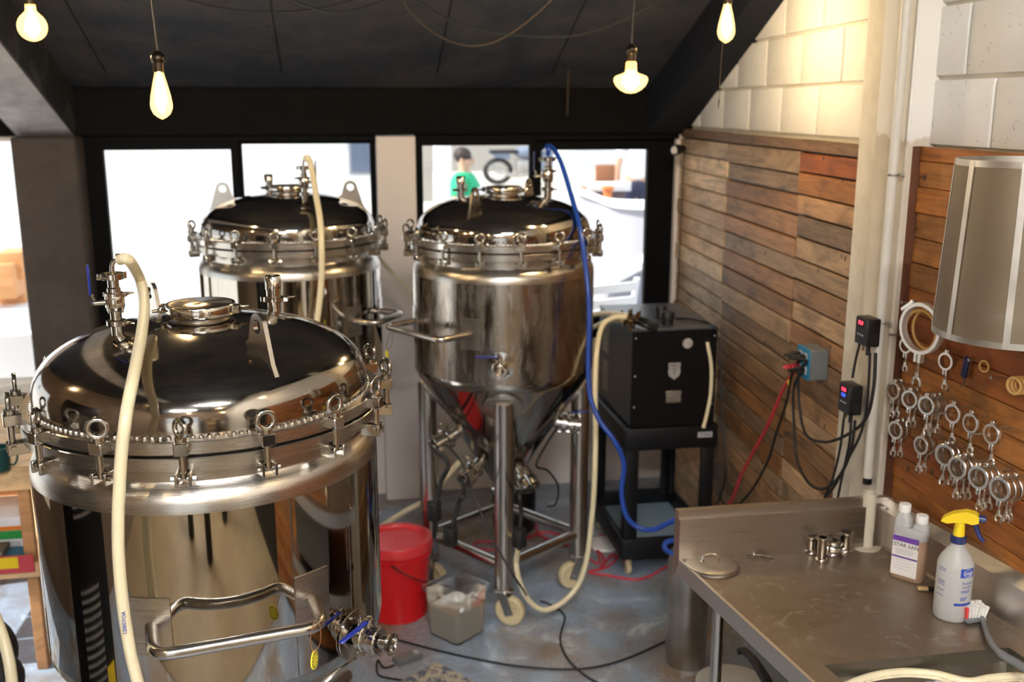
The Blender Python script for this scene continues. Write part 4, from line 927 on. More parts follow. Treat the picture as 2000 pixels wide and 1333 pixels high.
ferrule('pipe_fitting', pz(1583, 1078, ZT), .055, .020, 'wide upright steel fitting at the left of the fitting cluster')
ferrule('pipe_fitting', pz(1604, 1096, ZT), .075, .014, 'slim upright steel fitting at the front of the fitting cluster')
ferrule('pipe_fitting', pz(1625, 1082, ZT), .045, .019, 'short steel fitting at the right of the fitting cluster')
ferrule('pipe_fitting', pz(1612, 1085, ZT), .05, .016, 'steel fitting lying on its side in the fitting cluster', lying=(1, -.4, 0))
bv = thing('ball_valve', 'small steel ball valve with upright blue lever on the counter', 'valve', pz(1606, 1076, ZT))
MB().lathe([(0, 0), (.02, 0), (.022, .004), (.016, .01), (.024, .018), (.026, .03), (.024, .042), (.016, .05), (.022, .056), (.022, .06), (.014, .06), (.013, .03), (0, .03)], 24).build('body', 'chrome', bv)
MB().box((0, .008, .095), (.013, .006, .085), None, .003).build('lever', 'bluelever', bv, 'blue vinyl lever')
# clear standpipe with white ring at the corner
sp = thing('standpipe', 'clear plastic standpipe with dark end standing in the counter corner', 'pipe', pz(1690, 1068, ZT))
MB().lathe([(.0215, .004), (.0215, .175), (.018, .175), (.018, .004), (.0215, .004)], 24).build('tube', simple('dirty_clear_tube', (.62, .56, .44), .25, 0, .5, Transmission_Weight=.15, IOR=1.2), sp)
MB().lathe([(0, .0), (.045, 0), (.045, .003), (.03, .006), (0, .006)], 32).build('base_ring', simple('limescale_ring', (.42, .36, .27), .6), sp)
MB().lathe([(0, .006), (.0125, .006), (.0125, .018), (0, .018)], 16).build('plug', 'black', sp)
# Star San bottle
ss = thing('cleaner_bottle', 'twin-neck amber sanitiser bottle with a purple and white label', 'bottle', pz(1772, 1128, ZT), R(-50))
MT['bottlebody'] = simple('natural_hdpe', (.66, .58, .50), .35, 0, .5, Transmission_Weight=.3, IOR=1.3)
def rr_outline(w, d, rc, n=5):
    o = []
    for k, (sx, sy) in enumerate(((1, 1), (-1, 1), (-1, -1), (1, -1))):
        for i in range(n+1):
            a = k*PI/2+i*PI/2/n; o.append((sx*(w-rc)+rc*math.cos(a), sy*(d-rc)+rc*math.sin(a)))
    return o
def loft(mb, secs):
    n = len(secs[0][0]); vs = [(x, y, z) for o, z, dx in secs for x, y in [(p[0]+dx, p[1]) for p in o]]; fs = []
    for i in range(len(secs)-1):
        for k in range(n): fs.append((i*n+k, i*n+(k+1) % n, (i+1)*n+(k+1) % n, (i+1)*n+k))
    fs += [tuple(range(n-1, -1, -1)), tuple((len(secs)-1)*n+k for k in range(n))]; return mb.add(vs, fs)
loft(MB(), [(rr_outline(.044, .024, .018), 0, 0), (rr_outline(.047, .027, .018), .006, 0), (rr_outline(.047, .027, .018), .125, 0)]).build('lower_body', 'amberliquid', ss, 'amber liquid showing through the bottle')
loft(MB(), [(rr_outline(.047, .027, .018), .125, 0), (rr_outline(.047, .027, .018), .148, 0), (rr_outline(.045, .025, .018), .156, 0)]).build('upper_body', 'milky', ss)
loft(MB(), [(rr_outline(.022, .022, .012), .150, -.024), (rr_outline(.021, .021, .012), .175, -.024), (rr_outline(.014, .014, .0138), .192, -.024), (rr_outline(.0125, .0125, .0124), .197, -.024)]).build('tall_neck', 'milky', ss)
loft(MB(), [(rr_outline(.021, .020, .012), .150, .026), (rr_outline(.020, .019, .012), .166, .026), (rr_outline(.0125, .0125, .0124), .176, .026)]).build('short_neck', 'milky', ss)
for x, z in ((-.024, .195), (.026, .174)):
    MB().lathe([(0, 0), (.0165, 0), (.0165, .020), (.0155, .022), (0, .022)], 24, Matrix.Translation((x, 0, z))).build('cap', 'white', ss, 'white screw cap')
lb = MB().box((-.004, -.0275, .072), (.072, .0012, .118)).build('label_paper', 'paper', ss, 'white printed label', False)
MB().box((-.004, -.0283, .1225), (.072, .001, .016)).build('label_band', 'purple', ss, None, False); MB().box((-.004, -.0283, .068), (.072, .001, .005)).build('label_band', 'purple', ss, None, False)
text('label_title', 'STAR SAN', .0155, basis((-.002, -.0288, .104), (1, 0, 0), (0, -1, 0)), 'darkprint', ss)
for k in range(9): MB().box((-.004+random.uniform(-.006, 0), -.0283, .092-k*.0035 if k < 5 else .060-(k-5)*.009), (.052-random.random()*.012, .0008, .0012)).build('label_line', 'lightgrey', ss, None, False)
# Spray bottle
sbp = pz(1856, 1203, ZT)
spb = thing('spray_bottle', 'clear spray bottle with yellow trigger head and blue print', 'bottle', sbp, R(-38))
MB().lathe([(0, 0), (.040, 0), (.044, .004), (.045, .02), (.045, .145), (.044, .155), (.036, .172), (.024, .190), (.0165, .202), (.0155, .212), (0, .212)], 40).build('body', 'milky', spb, 'milky plastic bottle body')
MB().lathe([(.018, .208), (.020, .209), (.020, .226), (.018, .228), (0, .228)], 28).build('collar', 'navy', spb, 'dark blue screw collar')
MB().lathe([(.0145, .228), (.0125, .255), (.0125, .275), (0, .275)], 20).build('neck_sleeve', 'yellow', spb, 'yellow neck of the trigger head')
hd = [(-.045, .262), (-.040, .272), (-.018, .288), (.012, .298), (.034, .296), (.044, .288), (.044, .272), (.030, .266), (.012, .268), (-.012, .264), (-.030, .258)]
MB().prism(hd, .026, Matrix(((1, 0, 0, 0), (0, 0, 1, -.013), (0, 1, 0, 0), (0, 0, 0, 1)))).build('trigger_head', 'yellow', spb, 'yellow sprayer head', True, ang=25)
MB().tube(crom([Vector((.034, 0, .268)), Vector((.042, 0, .248)), Vector((.050, 0, .232)), Vector((.060, 0, .222))], 5), [.007]*8+[.006]*4+[.005]*4, 10).build('trigger', 'navy', spb, 'dark blue trigger')
MB().cyl((.042, 0, .282), (.060, 0, .282), .010, .009, n=16).build('nozzle', 'navy', spb); 
def wrap(mb, r, a0, a1, z0, z1, n=10, t=.0006):
    vs = []; fs = []
    for i in range(n+1):
        a = R(a0+(a1-a0)*i/n)
        for z in (z0, z1): vs.append((r*math.sin(a), -r*math.cos(a), z))
    for i in range(n): fs.append((2*i, 2*i+2, 2*i+3, 2*i+1))
    return mb.add(vs, fs)
wrap(MB(), .0453, 22, 75, .128, .153).build('brand_panel', 'print', spb, 'blue printed brand panel')
def wraptext(s, size, a, z, mat, name): 
    o = text(name, s, size, Matrix.Identity(4), mat, spb, 0)
    for v_ in o.data.vertices:
        an = R(a)+v_.co.x/.0457; v_.co = Vector((.0457*math.sin(an), -.0457*math.cos(an), z+v_.co.y))
    return o
wraptext('zep', .0165, 48, .141, 'white', 'brand_word'); ov = MB(); pts = []
for k in range(28):
    a = R(48)+.0135*math.cos(2*PI*k/28)/.0457; pts.append(Vector((.0458*math.sin(a), -.0458*math.cos(a), .1405+.0095*math.sin(2*PI*k/28))))
ov.tube(pts, .0005, 6, True).build('brand_oval', 'white', spb)
wraptext('Rociador', .0095, 52, .113, 'print', 'use_text'); wraptext('uso pro', .0095, 50, .103, 'print', 'use_text')
for k, z in enumerate((.090, .0865, .072, .0685, .065)): wrap(MB(), .0454, 28, 62-k*4, z, z+.0018, 6).build('print_line', 'print', spb)
wrap(MB(), .0454, 10, 75, .050, .057).build('print_band', 'print', spb); 
for z in (.145, .139, .11, .106, .10, .085, .07): wrap(MB(), .0454, -52, -24, z, z+.0016, 6).build('print_line', 'print', spb)
# small brush lying behind the spray bottle
q = pz(1815, 1155, ZT)
sm = thing('small_brush', 'small brush with a black ferrule between the two bottles', 'brush', q, R(-15))
MB().box((-.018, 0, .007), (.028, .012, .010), None, .002).build('bristles', simple('tan_bristle', (.50, .36, .17), .8), sm); MB().box((.018, 0, .007), (.042, .012, .011), None, .002).build('grip', 'black', sm)
# dish brush
q = pz(1905, 1212, ZT); db = thing('dish_brush', 'grey dish brush with white and red bristles beside the sink', 'brush', q, 0)
e1 = q; e2 = pz(1940, 1265, ZT+.01); e3 = pz(2010, 1300, ZT+.05)
MB().box((0, 0, 0), (.062, .045, .012), basis(q+Vector((-.012, 0, .010)), (1, .15, 0), (0, 0, 1)), .005).wbuild('head', 'grey', db)
MB().tube(crom([q+Vector((.012, -.005, .014)), pz(1932, 1250, ZT+.022), pz(1955, 1278, ZT+.02), pz(1985, 1296, ZT+.02), pz(2040, 1330, ZT+.025)], 6), [.006]*6+[.008]*6+[.0105]*8+[.011]*5, 12).wbuild('grip', 'grey', db)
for i in range(7):
    for j in range(4):
        p = q+Vector((-.036+i*.0085, -.014+j*.0095, .014)); dx = (i-3)*.0016+random.uniform(-.002, .002)
        MB().cyl(p, p+Vector((dx, (j-1.5)*.002+random.uniform(-.002, .002), .030+random.uniform(-.002, .003))), .0032, .0048, 7).wbuild('bristle_tuft', 'redlid' if i == 0 else 'white', db)
# hoses in the sink water, tubs under the counter
single('sink_hose', MB().tube(crom([pz(1640, 1345, 0.854), pz(1700, 1322, 0.854), pz(1765, 1313, 0.854), pz(1830, 1318, 0.854), pz(1890, 1332, 0.854), pz(1935, 1325, 0.854), pz(1990, 1322, 0.854), pz(2040, 1335, 0.854)], 8), .0095, 12), 'hose', 'cream hose curling in the sink water', 'hose')
single('storage_tub', MB().lathe([(0, 0), (.10, 0), (.115, .22), (.125, .225), (.125, .24), (.115, .245), (0, .245)], 36, Matrix.Translation(Vector((*pz(1430, 1330, .25)[:2], 0)))), 'milky', 'pale round tub with lid standing under the counter', 'tub')
sw = single('black_tool', MB().tube(crom([pz(1440, 1275, .60), pz(1452, 1272, .605), pz(1470, 1288, .60), pz(1485, 1310, .59), pz(1500, 1335, .585)], 6), [.010]*6+[.012]*6+[.014]*6+[.015]*7, 10), 'rubber', 'black handled tool lying on the lower counter shelf', 'tool')

# ================================================================== ON THE RIGHT WALL
# conduit pipe in front of the column
cb_ = pz(1690, 1068, ZT); cxp, cyp = px(1765, 150, 1.60).x, 0
ctop = px(1770, 20, 1.612); cyp = ctop.y
pipe = thing('conduit_pipe', 'white painted conduit running down the concrete column', 'pipe', (1.612, cyp, 1.045))
MB().cyl((1.612, cyp, 1.055), (1.612, cyp, 3.5), .0145, n=18).wbuild('tube', 'pvc', pipe)
for z in (2.0, 1.555):
    m_ = MB(); m_.torus((1.612, cyp, z), (0, 0, 1), .0155, .004, 22, 8); m_.box((1.625, cyp-.028, z), (.004, .03, .012), None, .001); m_.cyl((1.62, cyp-.036, z), (1.628, cyp-.036, z), .006, n=8); m_.wbuild('pipe_clip', 'galv', pipe)
MB().lathe([(.012, 0), (.0145, 0), (.0145, .018), (.008, .024), (0, .024)], 18, Matrix.Translation((1.612, cyp, 1.035))).wbuild('end_plug', 'black', pipe)
single('thin_cable', MB().cyl((1.625, cyp-.045, 2.1), (1.625, cyp-.045, 3.4), .004, n=8), 'white', 'thin white cable running beside the conduit', 'cable')
# outlet box
obc = farpt(1606, 707, .03); OM = basis(farpt(1606, 707, .0), -WD, WN)     # local x towards the camera, z out of the wall
ob = thing('outlet_box', 'grey outlet box with a blue cover plate on the planks', 'outlet', farpt(1606, 707, .0))
def onw(mb, n, m, t, lab=None, sm=True): return mb.wbuild(n, m, t, lab, sm)
onw(MB().box((0, 0, .035), (.115, .115, .07), OM, .003), 'box', 'greybox', ob)
onw(MB().box((0, 0, .0725), (.118, .118, .005), OM, .002), 'cover_plate', 'blueplate', ob, 'blue cover plate')
for x in (-.024, .024):
    for y in (-.024, .024): onw(MB().box((x, y, .076), (.030, .032, .004), OM, .006), 'socket', 'lightgrey', ob)
plugs = []
for (x, y) in ((-.024, .024), (.024, .024), (-.024, -.024), (.024, -.024)):
    p0 = OM @ Vector((x, y, .078)); plugs.append(p0)
def plugcable(i, pts, r, mat, label, band=None):
    t = thing('power_cable', label, 'cable', plugs[i]); nrm = WN
    MB().box((0, 0, .016), (.024, .024, .032), basis(plugs[i], -WD, WN), .004).wbuild('plug', mat if mat != 'redcable' else 'redcable', t)
    st = plugs[i]+WN*.03
    MB().tube(crom([st, st+WN*.03]+pts, 8), r, 10).wbuild('cord', mat, t)
    if band: MB().cyl(band[0], band[1], r*1.35, n=10).wbuild('yellow_band', 'yellow', t)
plugcable(2, [farpt(1555, 718, .08), farpt(1530, 760, .07), farpt(1500, 830, .06), farpt(1465, 895, .06), farpt(1445, 935, .06), farpt(1430, 975, .06), farpt(1415, 995, .06)], .0065, 'redcable', 'red power cord plugged into the blue outlet')
bA, bB = farpt(1541, 744, .075), farpt(1543, 752, .075)
plugcable(0, [farpt(1560, 700, .09), farpt(1547, 730, .08), farpt(1535, 790, .07), farpt(1515, 850, .07), farpt(1500, 900, .07), farpt(1470, 955, .07), farpt(1440, 990, .07)], .0055, 'rubber', 'black power cord with a yellow band plugged into the blue outlet', (bA, bB))
plugcable(1, [farpt(1575, 705, .09), farpt(1560, 730, .08), farpt(1562, 800, .07), farpt(1575, 850, .07), farpt(1610, 864, .07), px(1650, 852, 1.60), px(1690, 820, 1.58), px(1706, 760, 1.57), px(1710, 690, 1.57)], .0052, 'rubber', 'black cord swinging from the outlet up to the upper controller')
plugcable(3, [farpt(1568, 720, .09), farpt(1550, 760, .08), farpt(1552, 850, .07), farpt(1557, 900, .07), farpt(1580, 945, .07), px(1610, 955, 1.60), px(1640, 930, 1.59), px(1662, 880, 1.58), px(1670, 822, 1.58)], .0052, 'rubber', 'black cord sagging from the outlet to the lower controller')
def controller(x0, y0, x1, y1, label, X=1.600, leds=('ledred',)):
    a, b_ = px(x0, y0, X), px(x1, y1, X); c = (a+b_)/2; h = abs(a.z-b_.z); w = .075
    t = thing('temperature_controller', label, 'controller', (X, c.y, c.z-h/2))
    MB().box((X-.022, c.y, c.z), (.044, w, h), None, .005).wbuild('case', 'black', t)
    # face towards -X
    MB().box((X-.0445, c.y, c.z), (.003, w*.86, h*.93), None, .001).wbuild('face', simple('face_grey', (.03, .035, .045), .3), t)
    MB().box((X-.0462, c.y+.002, c.z+h*.30), (.001, .040, .024)).wbuild('display', 'black', t, 'dark display window', False); text('red_digits', '18.0', .017, basis(Vector((X-.0472, c.y+.002, c.z+h*.30))-t.location, (0, -1, 0), (-1, 0, 0)), leds[0], t)
    if len(leds) > 1: text('blue_digits', '12.0', .015, basis(Vector((X-.0472, c.y+.002, c.z+h*.12))-t.location, (0, -1, 0), (-1, 0, 0)), leds[1], t)
    for k in range(3): MB().cyl((X-.0475, c.y-.014+k*.014, c.z-h*.12), (X-.045, c.y-.014+k*.014, c.z-h*.12), .003, n=10).wbuild('button', 'lightgrey', t)
    MB().box((X-.022, c.y-w/2-.0008, c.z-h*.22), (.026, .0016, .035)).wbuild('outlet_face', 'rubber', t, None, False)
    MB().cyl((X-.022, c.y-.01, c.z-h/2-.03), (X-.022, c.y-.01, c.z-h/2), .007, n=10).wbuild('cord_grip', 'rubber', t)
    MB().cyl((X-.022, c.y+.02, c.z-h/2-.022), (X-.022, c.y+.02, c.z-h/2), .004, n=8).wbuild('probe_plug', 'brass', t)
    return c, h
c1, h1 = controller(1687, 610, 1730, 684, 'black temperature controller with red digits, upper of the two')
c2, h2 = controller(1656, 738, 1692, 818, 'black temperature controller with red and blue digits, lower of the two', 1.612, ('ledred', 'ledblue'))
def wcable(pts, label, r=.0042): single('cable', MB().tube(crom(pts, 8), r, 8), 'rubber', label, 'cable')
wcable([px(1682, 660, 1.59), px(1672, 700, 1.60), px(1665, 738, 1.605)], 'short black lead between the two controllers')
wcable([px(1699, 690, 1.575), px(1697, 740, 1.58), px(1692, 800, 1.59), px(1680, 850, 1.59), px(1655, 900, 1.60), px(1630, 950, 1.61), px(1600, 985, 1.62)], 'black lead falling from the upper controller to the counter')
wcable([px(1656, 770, 1.60), px(1648, 820, 1.60), px(1640, 880, 1.61), px(1625, 940, 1.62), px(1605, 985, 1.63)], 'black lead falling behind the lower controller')
wcable([px(1662, 825, 1.59), px(1658, 870, 1.59), px(1645, 930, 1.60), px(1634, 985, 1.61)], 'thin black probe lead under the lower controller')
wcable([farpt(1403, 660, .03), farpt(1408, 740, .03), farpt(1412, 830, .03), farpt(1418, 920, .03), farpt(1405, 975, .03), farpt(1398, 985, .03)], 'black lead hanging on the planks right of the chiller')
wcable([farpt(1398, 845, .03), farpt(1400, 900, .03), farpt(1404, 960, .03), farpt(1414, 985, .03)], 'second black lead hanging behind the cart')
# spotlight at the top left of the planks, with its lead
spl = thing('clip_spotlight', 'small black clip spotlight at the window corner', 'spotlight', farpt(1335, 290, .0))
q = farpt(1326, 291, .075)
MB().lathe([(0, 0), (.018, 0), (.024, .018), (.032, .062), (.029, .064), (.016, .056), (0, .056)], 22, Matrix.Translation(q+Vector((.03, .0, 0))) @ frame_z((-1, -.25, -.1))).wbuild('shade', 'black', spl)
MB().cyl(farpt(1337, 290, -.01), q+Vector((.02, 0, 0)), .006, n=10).wbuild('arm', 'black', spl)
MB().lathe([(0, .057), (.024, .058), (.018, .072), (0, .078)], 18, Matrix.Translation(q+Vector((.03, .0, 0))) @ frame_z((-1, -.25, -.1))).wbuild('lamp_face', 'white', spl)
wcable([farpt(1337, 296, .012), farpt(1334, 340, .012), farpt(1331, 420, .012), farpt(1326, 520, .012), farpt(1322, 600, .012)], 'thin black lead running down the planks beside the window', .003)
# --- tri-clamps hanging on nails
def clampmeshes(Rr, w):
    mats = 'clampsteel'
    ring = MB().lathe([(Rr*.74, -w/2), (Rr*.96, -w/2), (Rr, -w/2+.0015), (Rr, w/2-.0015), (Rr*.96, w/2), (Rr*.74, w/2), (Rr*.80, w*.18), (Rr*.80, -w*.18), (Rr*.74, -w/2)], 32, frame_z((1, 0, 0)))
    for s_ in (-1, 1): ring.box((0, s_*.0045, -Rr-.006), (w*.9, .0055, .016), None, .001)
    ring.box((0, 0, Rr+.003), (w*.9, .012, .010), None, .002)
    a = ring.mesh('ring', mats)
    hinge = MB().cyl((-w*.6, 0, Rr+.004), (w*.6, 0, Rr+.004), .0032, n=10).mesh('hinge_pin', mats)
    bolt = MB().cyl((0, 0, -Rr-.008), (0, 0, -Rr-.030), .003, n=8).mesh('swing_bolt', mats)
    nb = MB().cyl((0, 0, -Rr-.026), (0, 0, -Rr-.040), .0052, .0062, n=10)
    for s_ in (-1, 1): nb.tube(crom([Vector((0, 0, -Rr-.034)), Vector((0, s_*.006, -Rr-.040)), Vector((0, s_*.0085, -Rr-.050)), Vector((0, s_*.005, -Rr-.056))], 3), .0034, 7)
    return a, hinge, bolt, nb.mesh('wing_nut', mats)
CM = {}
def triclamp(x, y, Rr, off, yaw, swing, label, tilt=0, group='tri-clamps hanging on the board wall'):
    k = round(Rr, 3)
    if k not in CM: CM[k] = clampmeshes(k, .016)
    p = nearpt(x, y, off); t = thing('pipe_clamp', label, 'clamp', p, 0, group)
    t.rotation_euler = (tilt, 0, yaw)
    link('ring', CM[k][0], t); link('hinge_pin', CM[k][1], t)
    b_ = link('swing_bolt', CM[k][2], t); link('wing_nut', CM[k][3], b_)
    return t
ordw = ['first', 'second', 'third', 'fourth', 'fifth', 'sixth']
def nail(x, y, ln=.075, label=None):
    p = nearpt(x, y, 0); single('nail', MB().cyl(p+Vector((.01, 0, 0)), p+Vector((-ln, 0, .004)), .0022, n=8).cyl(p+Vector((-ln, 0, .004)), p+Vector((-ln-.002, 0, .004)), .0045, n=10), 'galv', label, 'nail')
YW = R(15)
RC = .0275
upper = [(1748, 763, 2), (1779, 780, 2), (1812, 792, 3), (1864, 808, 1), (1899, 827, 1), (1940, 848, 1)]
lower = [(1752, 840, 2), (1802, 870, 2), (1848, 889, 2), (1873, 914, 3), (1914, 933, 3), (1956, 955, 3)]
for row, lst, rn in ((0, upper, 'upper'), (1, lower, 'lower')):
    for i, (x, y, n) in enumerate(lst):
        ln = .018*n+.04
        for k in range(n):
            off = ln-.012-k*.019
            wh = '' if n == 1 else (', front of its stack' if k == 0 else (', rearmost of its stack' if k == n-1 else ', middle of its stack'))
            # clamps farther back on the same nail keep their own spot on the wall
            base = nearpt(x, y, ln-.012); p = base+Vector((.019*k, .002*k, -.001*k))
            t = triclamp(x, y, RC+(.004 if row and i > 1 else 0), off, YW+random.uniform(-.12, .12), 0, 'steel pipe clamp in the %s row, %s from the column%s' % (rn, ordw[i], wh), random.uniform(-.1, .1))
            t.location = p
        base = nearpt(x, y, ln-.012); zt = base.z+RC*.8-.006
        single('nail', MB().cyl((XN+.01, base.y, zt), (base.x-.014, base.y, zt+.003), .0022, n=8), 'galv', 'nail holding the %s-row clamps, %s from the column' % (rn, ordw[i]), 'nail')
triclamp(1850, 706, .026, .03, YW, 0, 'pale steel pipe clamp hanging between the basket and the blue knife')
triclamp(1772, 675, .024, .045, YW, 0, 'steel pipe clamp hanging behind the large white clamp')
nail(1850, 684, .045, 'nail above the pale clamp by the blue knife')
nail(1773, 655, .06, 'nail behind the large white clamp')
# big clamp
p = nearpt(1800, 642, .075); bc = thing('large_pipe_clamp', 'large white steel pipe clamp hanging left of the mesh basket', 'clamp', p); bc.rotation_euler = (0, 0, YW); bc.scale = (1.15, 1.22, 1.22)
mbr = MB().lathe([(.052, -.009), (.060, -.009), (.061, -.007), (.061, .007), (.060, .009), (.052, .009), (.054, 0), (.052, -.009)], 48, frame_z((1, 0, 0)))
for s_ in (-1, 1): mbr.box((0, s_*.006, -.070), (.016, .008, .022), None, .001)
mbr.build('ring', simple('bright_clamp', (.80, .79, .74), .4, .6), bc); MB().box((0, -.022, .054), (.014, .045, .010), Matrix.Rotation(R(-38), 4, 'X') @ Matrix.Translation((0, .028, .010)), .002).build('hinge_arm', 'clampsteel', bc)
mb = MB().cyl((0, 0, -.075), (0, 0, -.115), .0035, n=8); mb.build('swing_bolt', 'clampsteel', bc); mb = MB().cyl((0, 0, -.105), (0, 0, -.120), .006, n=10)
for s_ in (-1, 1): mb.tube(crom([Vector((0, 0, -.115)), Vector((0, s_*.009, -.122)), Vector((0, s_*.012, -.136))], 3), .004, 7)
mb.build('wing_nut', 'clampsteel', bc)
nail(1818, 592, .09, 'long nail holding the large white clamp')
for x, y, r_, o_, lb in ((1798, 646, .058, .045, 'large pale gasket ring hanging behind the white clamp'), (1813, 644, .058, .028, 'large amber gasket ring nearest the wall behind the white clamp')):
    single('gasket_ring', MB().torus(nearpt(x, y, o_), (1, .25, 0), r_, .0042, 40, 10), 'gasket', lb, 'gasket')
single('gasket_ring', MB().torus(nearpt(1922, 716, .012), (1, .25, 0), .0145, .0028, 30, 8), 'gasket', 'small amber gasket ring hanging right of the blue knife', 'gasket')
nail(1926, 705, .05, 'nail holding the small gasket ring')
for k in range(3): single('gasket_ring', MB().torus(nearpt(1981, 754, .045)+Vector((.011*k, 0, 0)), (1, .25, 0), .020, .0042, 30, 10), 'gasket', ('thick amber gasket ring at the right picture edge', 'second thick amber gasket ring at the right picture edge', 'rearmost thick amber gasket ring at the right picture edge')[k], 'gasket')
nail(1978, 739, .06, 'nail holding the thick gasket rings')
nail(1882, 808, .07, 'long nail right of the fourth upper clamp'); nail(1956, 848, .085, 'long nail right of the sixth upper clamp')
# blue knife
kp = nearpt(1886, 718, .012); kn = thing('hook_knife', 'dark blue handled knife hanging on the boards', 'knife', kp)
KM = basis(kp, (0, -.14, 1), (-1, 0, 0))
MB().box((0, 0, 0), (.062, .020, .012), KM, .004).wbuild('grip', 'navy', kn); MB().prism([(-.031, -.006), (-.045, -.004), (-.054, .002), (-.062, .010), (-.058, -.002), (-.048, -.009), (-.031, -.010)], .002, KM).wbuild('blade', 'chrome', kn)
# mesh hop basket hanging at the upper right
bkc = pd(1972, 495, 2.28)
btop, bbot = pd(1950, 318, 2.30), pd(1930, 668, 2.30)
cxy = Vector((1.495, 2.055, 0))
bx = thing('mesh_basket', 'cylindrical steel mesh hop basket hanging at the upper right', 'basket', (cxy.x, cxy.y, 0))
def fitbasket(z, xl): # radius so that the left silhouette meets pixel xl at height z
    return 0
zt, zb_ = 2.085, 1.690
rb, rt = .165, .148
bx.location = (cxy.x, cxy.y, zb_)
H = zt-zb_
MB().lathe([(rb, .004), (rb+.004*0+(rt-rb)*.5, H*.5), (rt, H-.004)], 64).build('mesh_wall', 'meshcloth', bx, 'woven steel mesh wall')
MB().lathe([(rb, .004), (0, .004)], 64).build('mesh_floor', 'meshcloth', bx)
MB().lathe([(rt-.001, H-.014), (rt+.002, H-.014), (rt+.002, H), (rt-.001, H), (rt-.001, H-.014)], 64).build('top_hoop', 'galv', bx)
MB().lathe([(rb-.002, 0), (rb+.002, 0), (rb+.002, .014), (rb-.002, .014), (rb-.002, 0)], 64).build('bottom_hoop', 'galv', bx)
for k in range(8):
    a = R(k*45+187); n_ = Vector((math.cos(a), math.sin(a), 0)); t_ = Vector((-n_.y, n_.x, 0)); mbs = MB()
    vs = []
    for z, r_ in ((.002, rb+.001), (H-.002, rt+.001)):
        for s_ in (-.007, .007):
            for e in (0, .002): vs.append(n_*(r_+e)+t_*s_+Vector((0, 0, z)))
    mbs.add(vs, [(0, 1, 3, 2), (4, 6, 7, 5), (0, 4, 5, 1), (2, 3, 7, 6), (0, 2, 6, 4), (1, 5, 7, 3)]); mbs.build('stave', 'galv', bx, None, False)
mbx = MB(); mbx.box((0, 0, H-.012), (2*rt, .012, .003), Matrix.Rotation(R(20), 4, 'Z')); mbx.box((0, 0, H-.010), (2*rt, .012, .003), Matrix.Rotation(R(110), 4, 'Z')); mbx.build('cross_bar', 'galv', bx)
single('hanger_hook', MB().tube(crom([Vector((XN+.01, 2.06, 2.115)), Vector((XN-.06, 2.06, 2.12)), Vector((1.53, 2.06, 2.122)), Vector((1.498, 2.055, 2.112)), Vector((1.49, 2.055, 2.09)), Vector((1.497, 2.055, 2.066))], 6), .004, 8), 'galv', 'steel hook carrying the mesh basket', 'hook')

# ================================================================== PENDANT BULBS
def pendant(x, y, d, kind, label, tilt=0, zc=None):
    p = pd(x, y, d) if zc is None else Vector((x, y, zc))
    top = ceil_z(p.y)
    prof = {'st': [(.0, -.068), (.004, -.066), (.012, -.062), (.024, -.052), (.031, -.036), (.032, -.024), (.029, 0), (.021, .035), (.014, .062), (.0125, .070)],
            'globe': [(0, -.048)]+[(.0475*math.sin(a), -.0475*math.cos(a)) for a in [R(15*k) for k in range(1, 10)]]+[(.036, .031), (.024, .043), (.0175, .050), (.0165, .062)],
            'mush': [(0, -.048), (.018, -.046), (.038, -.036), (.053, -.022), (.0615, -.006), (.062, .004), (.056, .013), (.040, .019), (.026, .024), (.0205, .030)]}[kind]
    zt = prof[-1][1]
    t = thing('pendant_bulb', label, 'light bulb', p); 
    MB().lathe(prof, 32).build('bulb', 'bulb', t, 'glowing warm glass bulb')
    MB().lathe([(0, prof[0][1]*.75), (prof[len(prof)//2][0]*.22, prof[0][1]*.62), (prof[len(prof)//2][0]*.50, prof[0][1]*.25), (prof[len(prof)//2][0]*.45, .012), (.006, zt*.8), (0, zt*.9)], 20).build('filament', 'filament', t, 'white hot filament core')
    z = zt
    if kind == 'mush': MB().lathe([(.0205, z), (.0195, z+.028), (.0165, z+.034)], 24).build('bulb_neck', 'bulbneck', t, 'amber bulb neck'); z += .034
    if kind == 'globe': MB().lathe([(.0165, z), (.0165, z+.008)], 24).build('bulb_neck', 'bulbneck', t, 'amber bulb neck'); z += .008
    MB().lathe([(.014, z-.002), (.0165, z), (.0165, z+.026), (.0185, z+.028), (.0205, z+.036), (.020, z+.046), (.014, z+.054), (.006, z+.060), (0, z+.060)], 24).build('socket', 'socket', t, 'dark bronze lamp socket')
    a = Vector((0, 0, z+.058)); e = Vector((tilt, 0, top-p.z)); MB().tube(crom([a, a+Vector((0, 0, .06)), a*.4+e*.6+Vector((tilt*.15, 0, 0)), e], 8), .0035, 8).build('flex', 'rubber', t)
    return t
pendant(314, 188, 3.05, 'st', 'glowing teardrop bulb hanging before the left window beam', -.03)
pendant(63, 52, 3.4, 'globe', 'glowing globe bulb at the upper left corner')
pendant(1232, 156, 3.7, 'mush', 'glowing mushroom shaped bulb right of centre', .02)
b4 = pendant(1419, 47, 3.75, 'st', 'glowing teardrop bulb near the white block wall')
MB().tube(crom([Vector((-.006, 0, .06)), Vector((-.02, -.03, -.02)), Vector((-.022, -.02, -.15)), Vector((-.024, -.02, -.27))], 6), .0013, 6).build('pull_cord', 'thread', b4, 'thin pull cord'); MB().cyl((-.024, -.02, -.27), (-.025, -.02, -.30), .003, .002, 8).build('pull_end', 'black', b4)
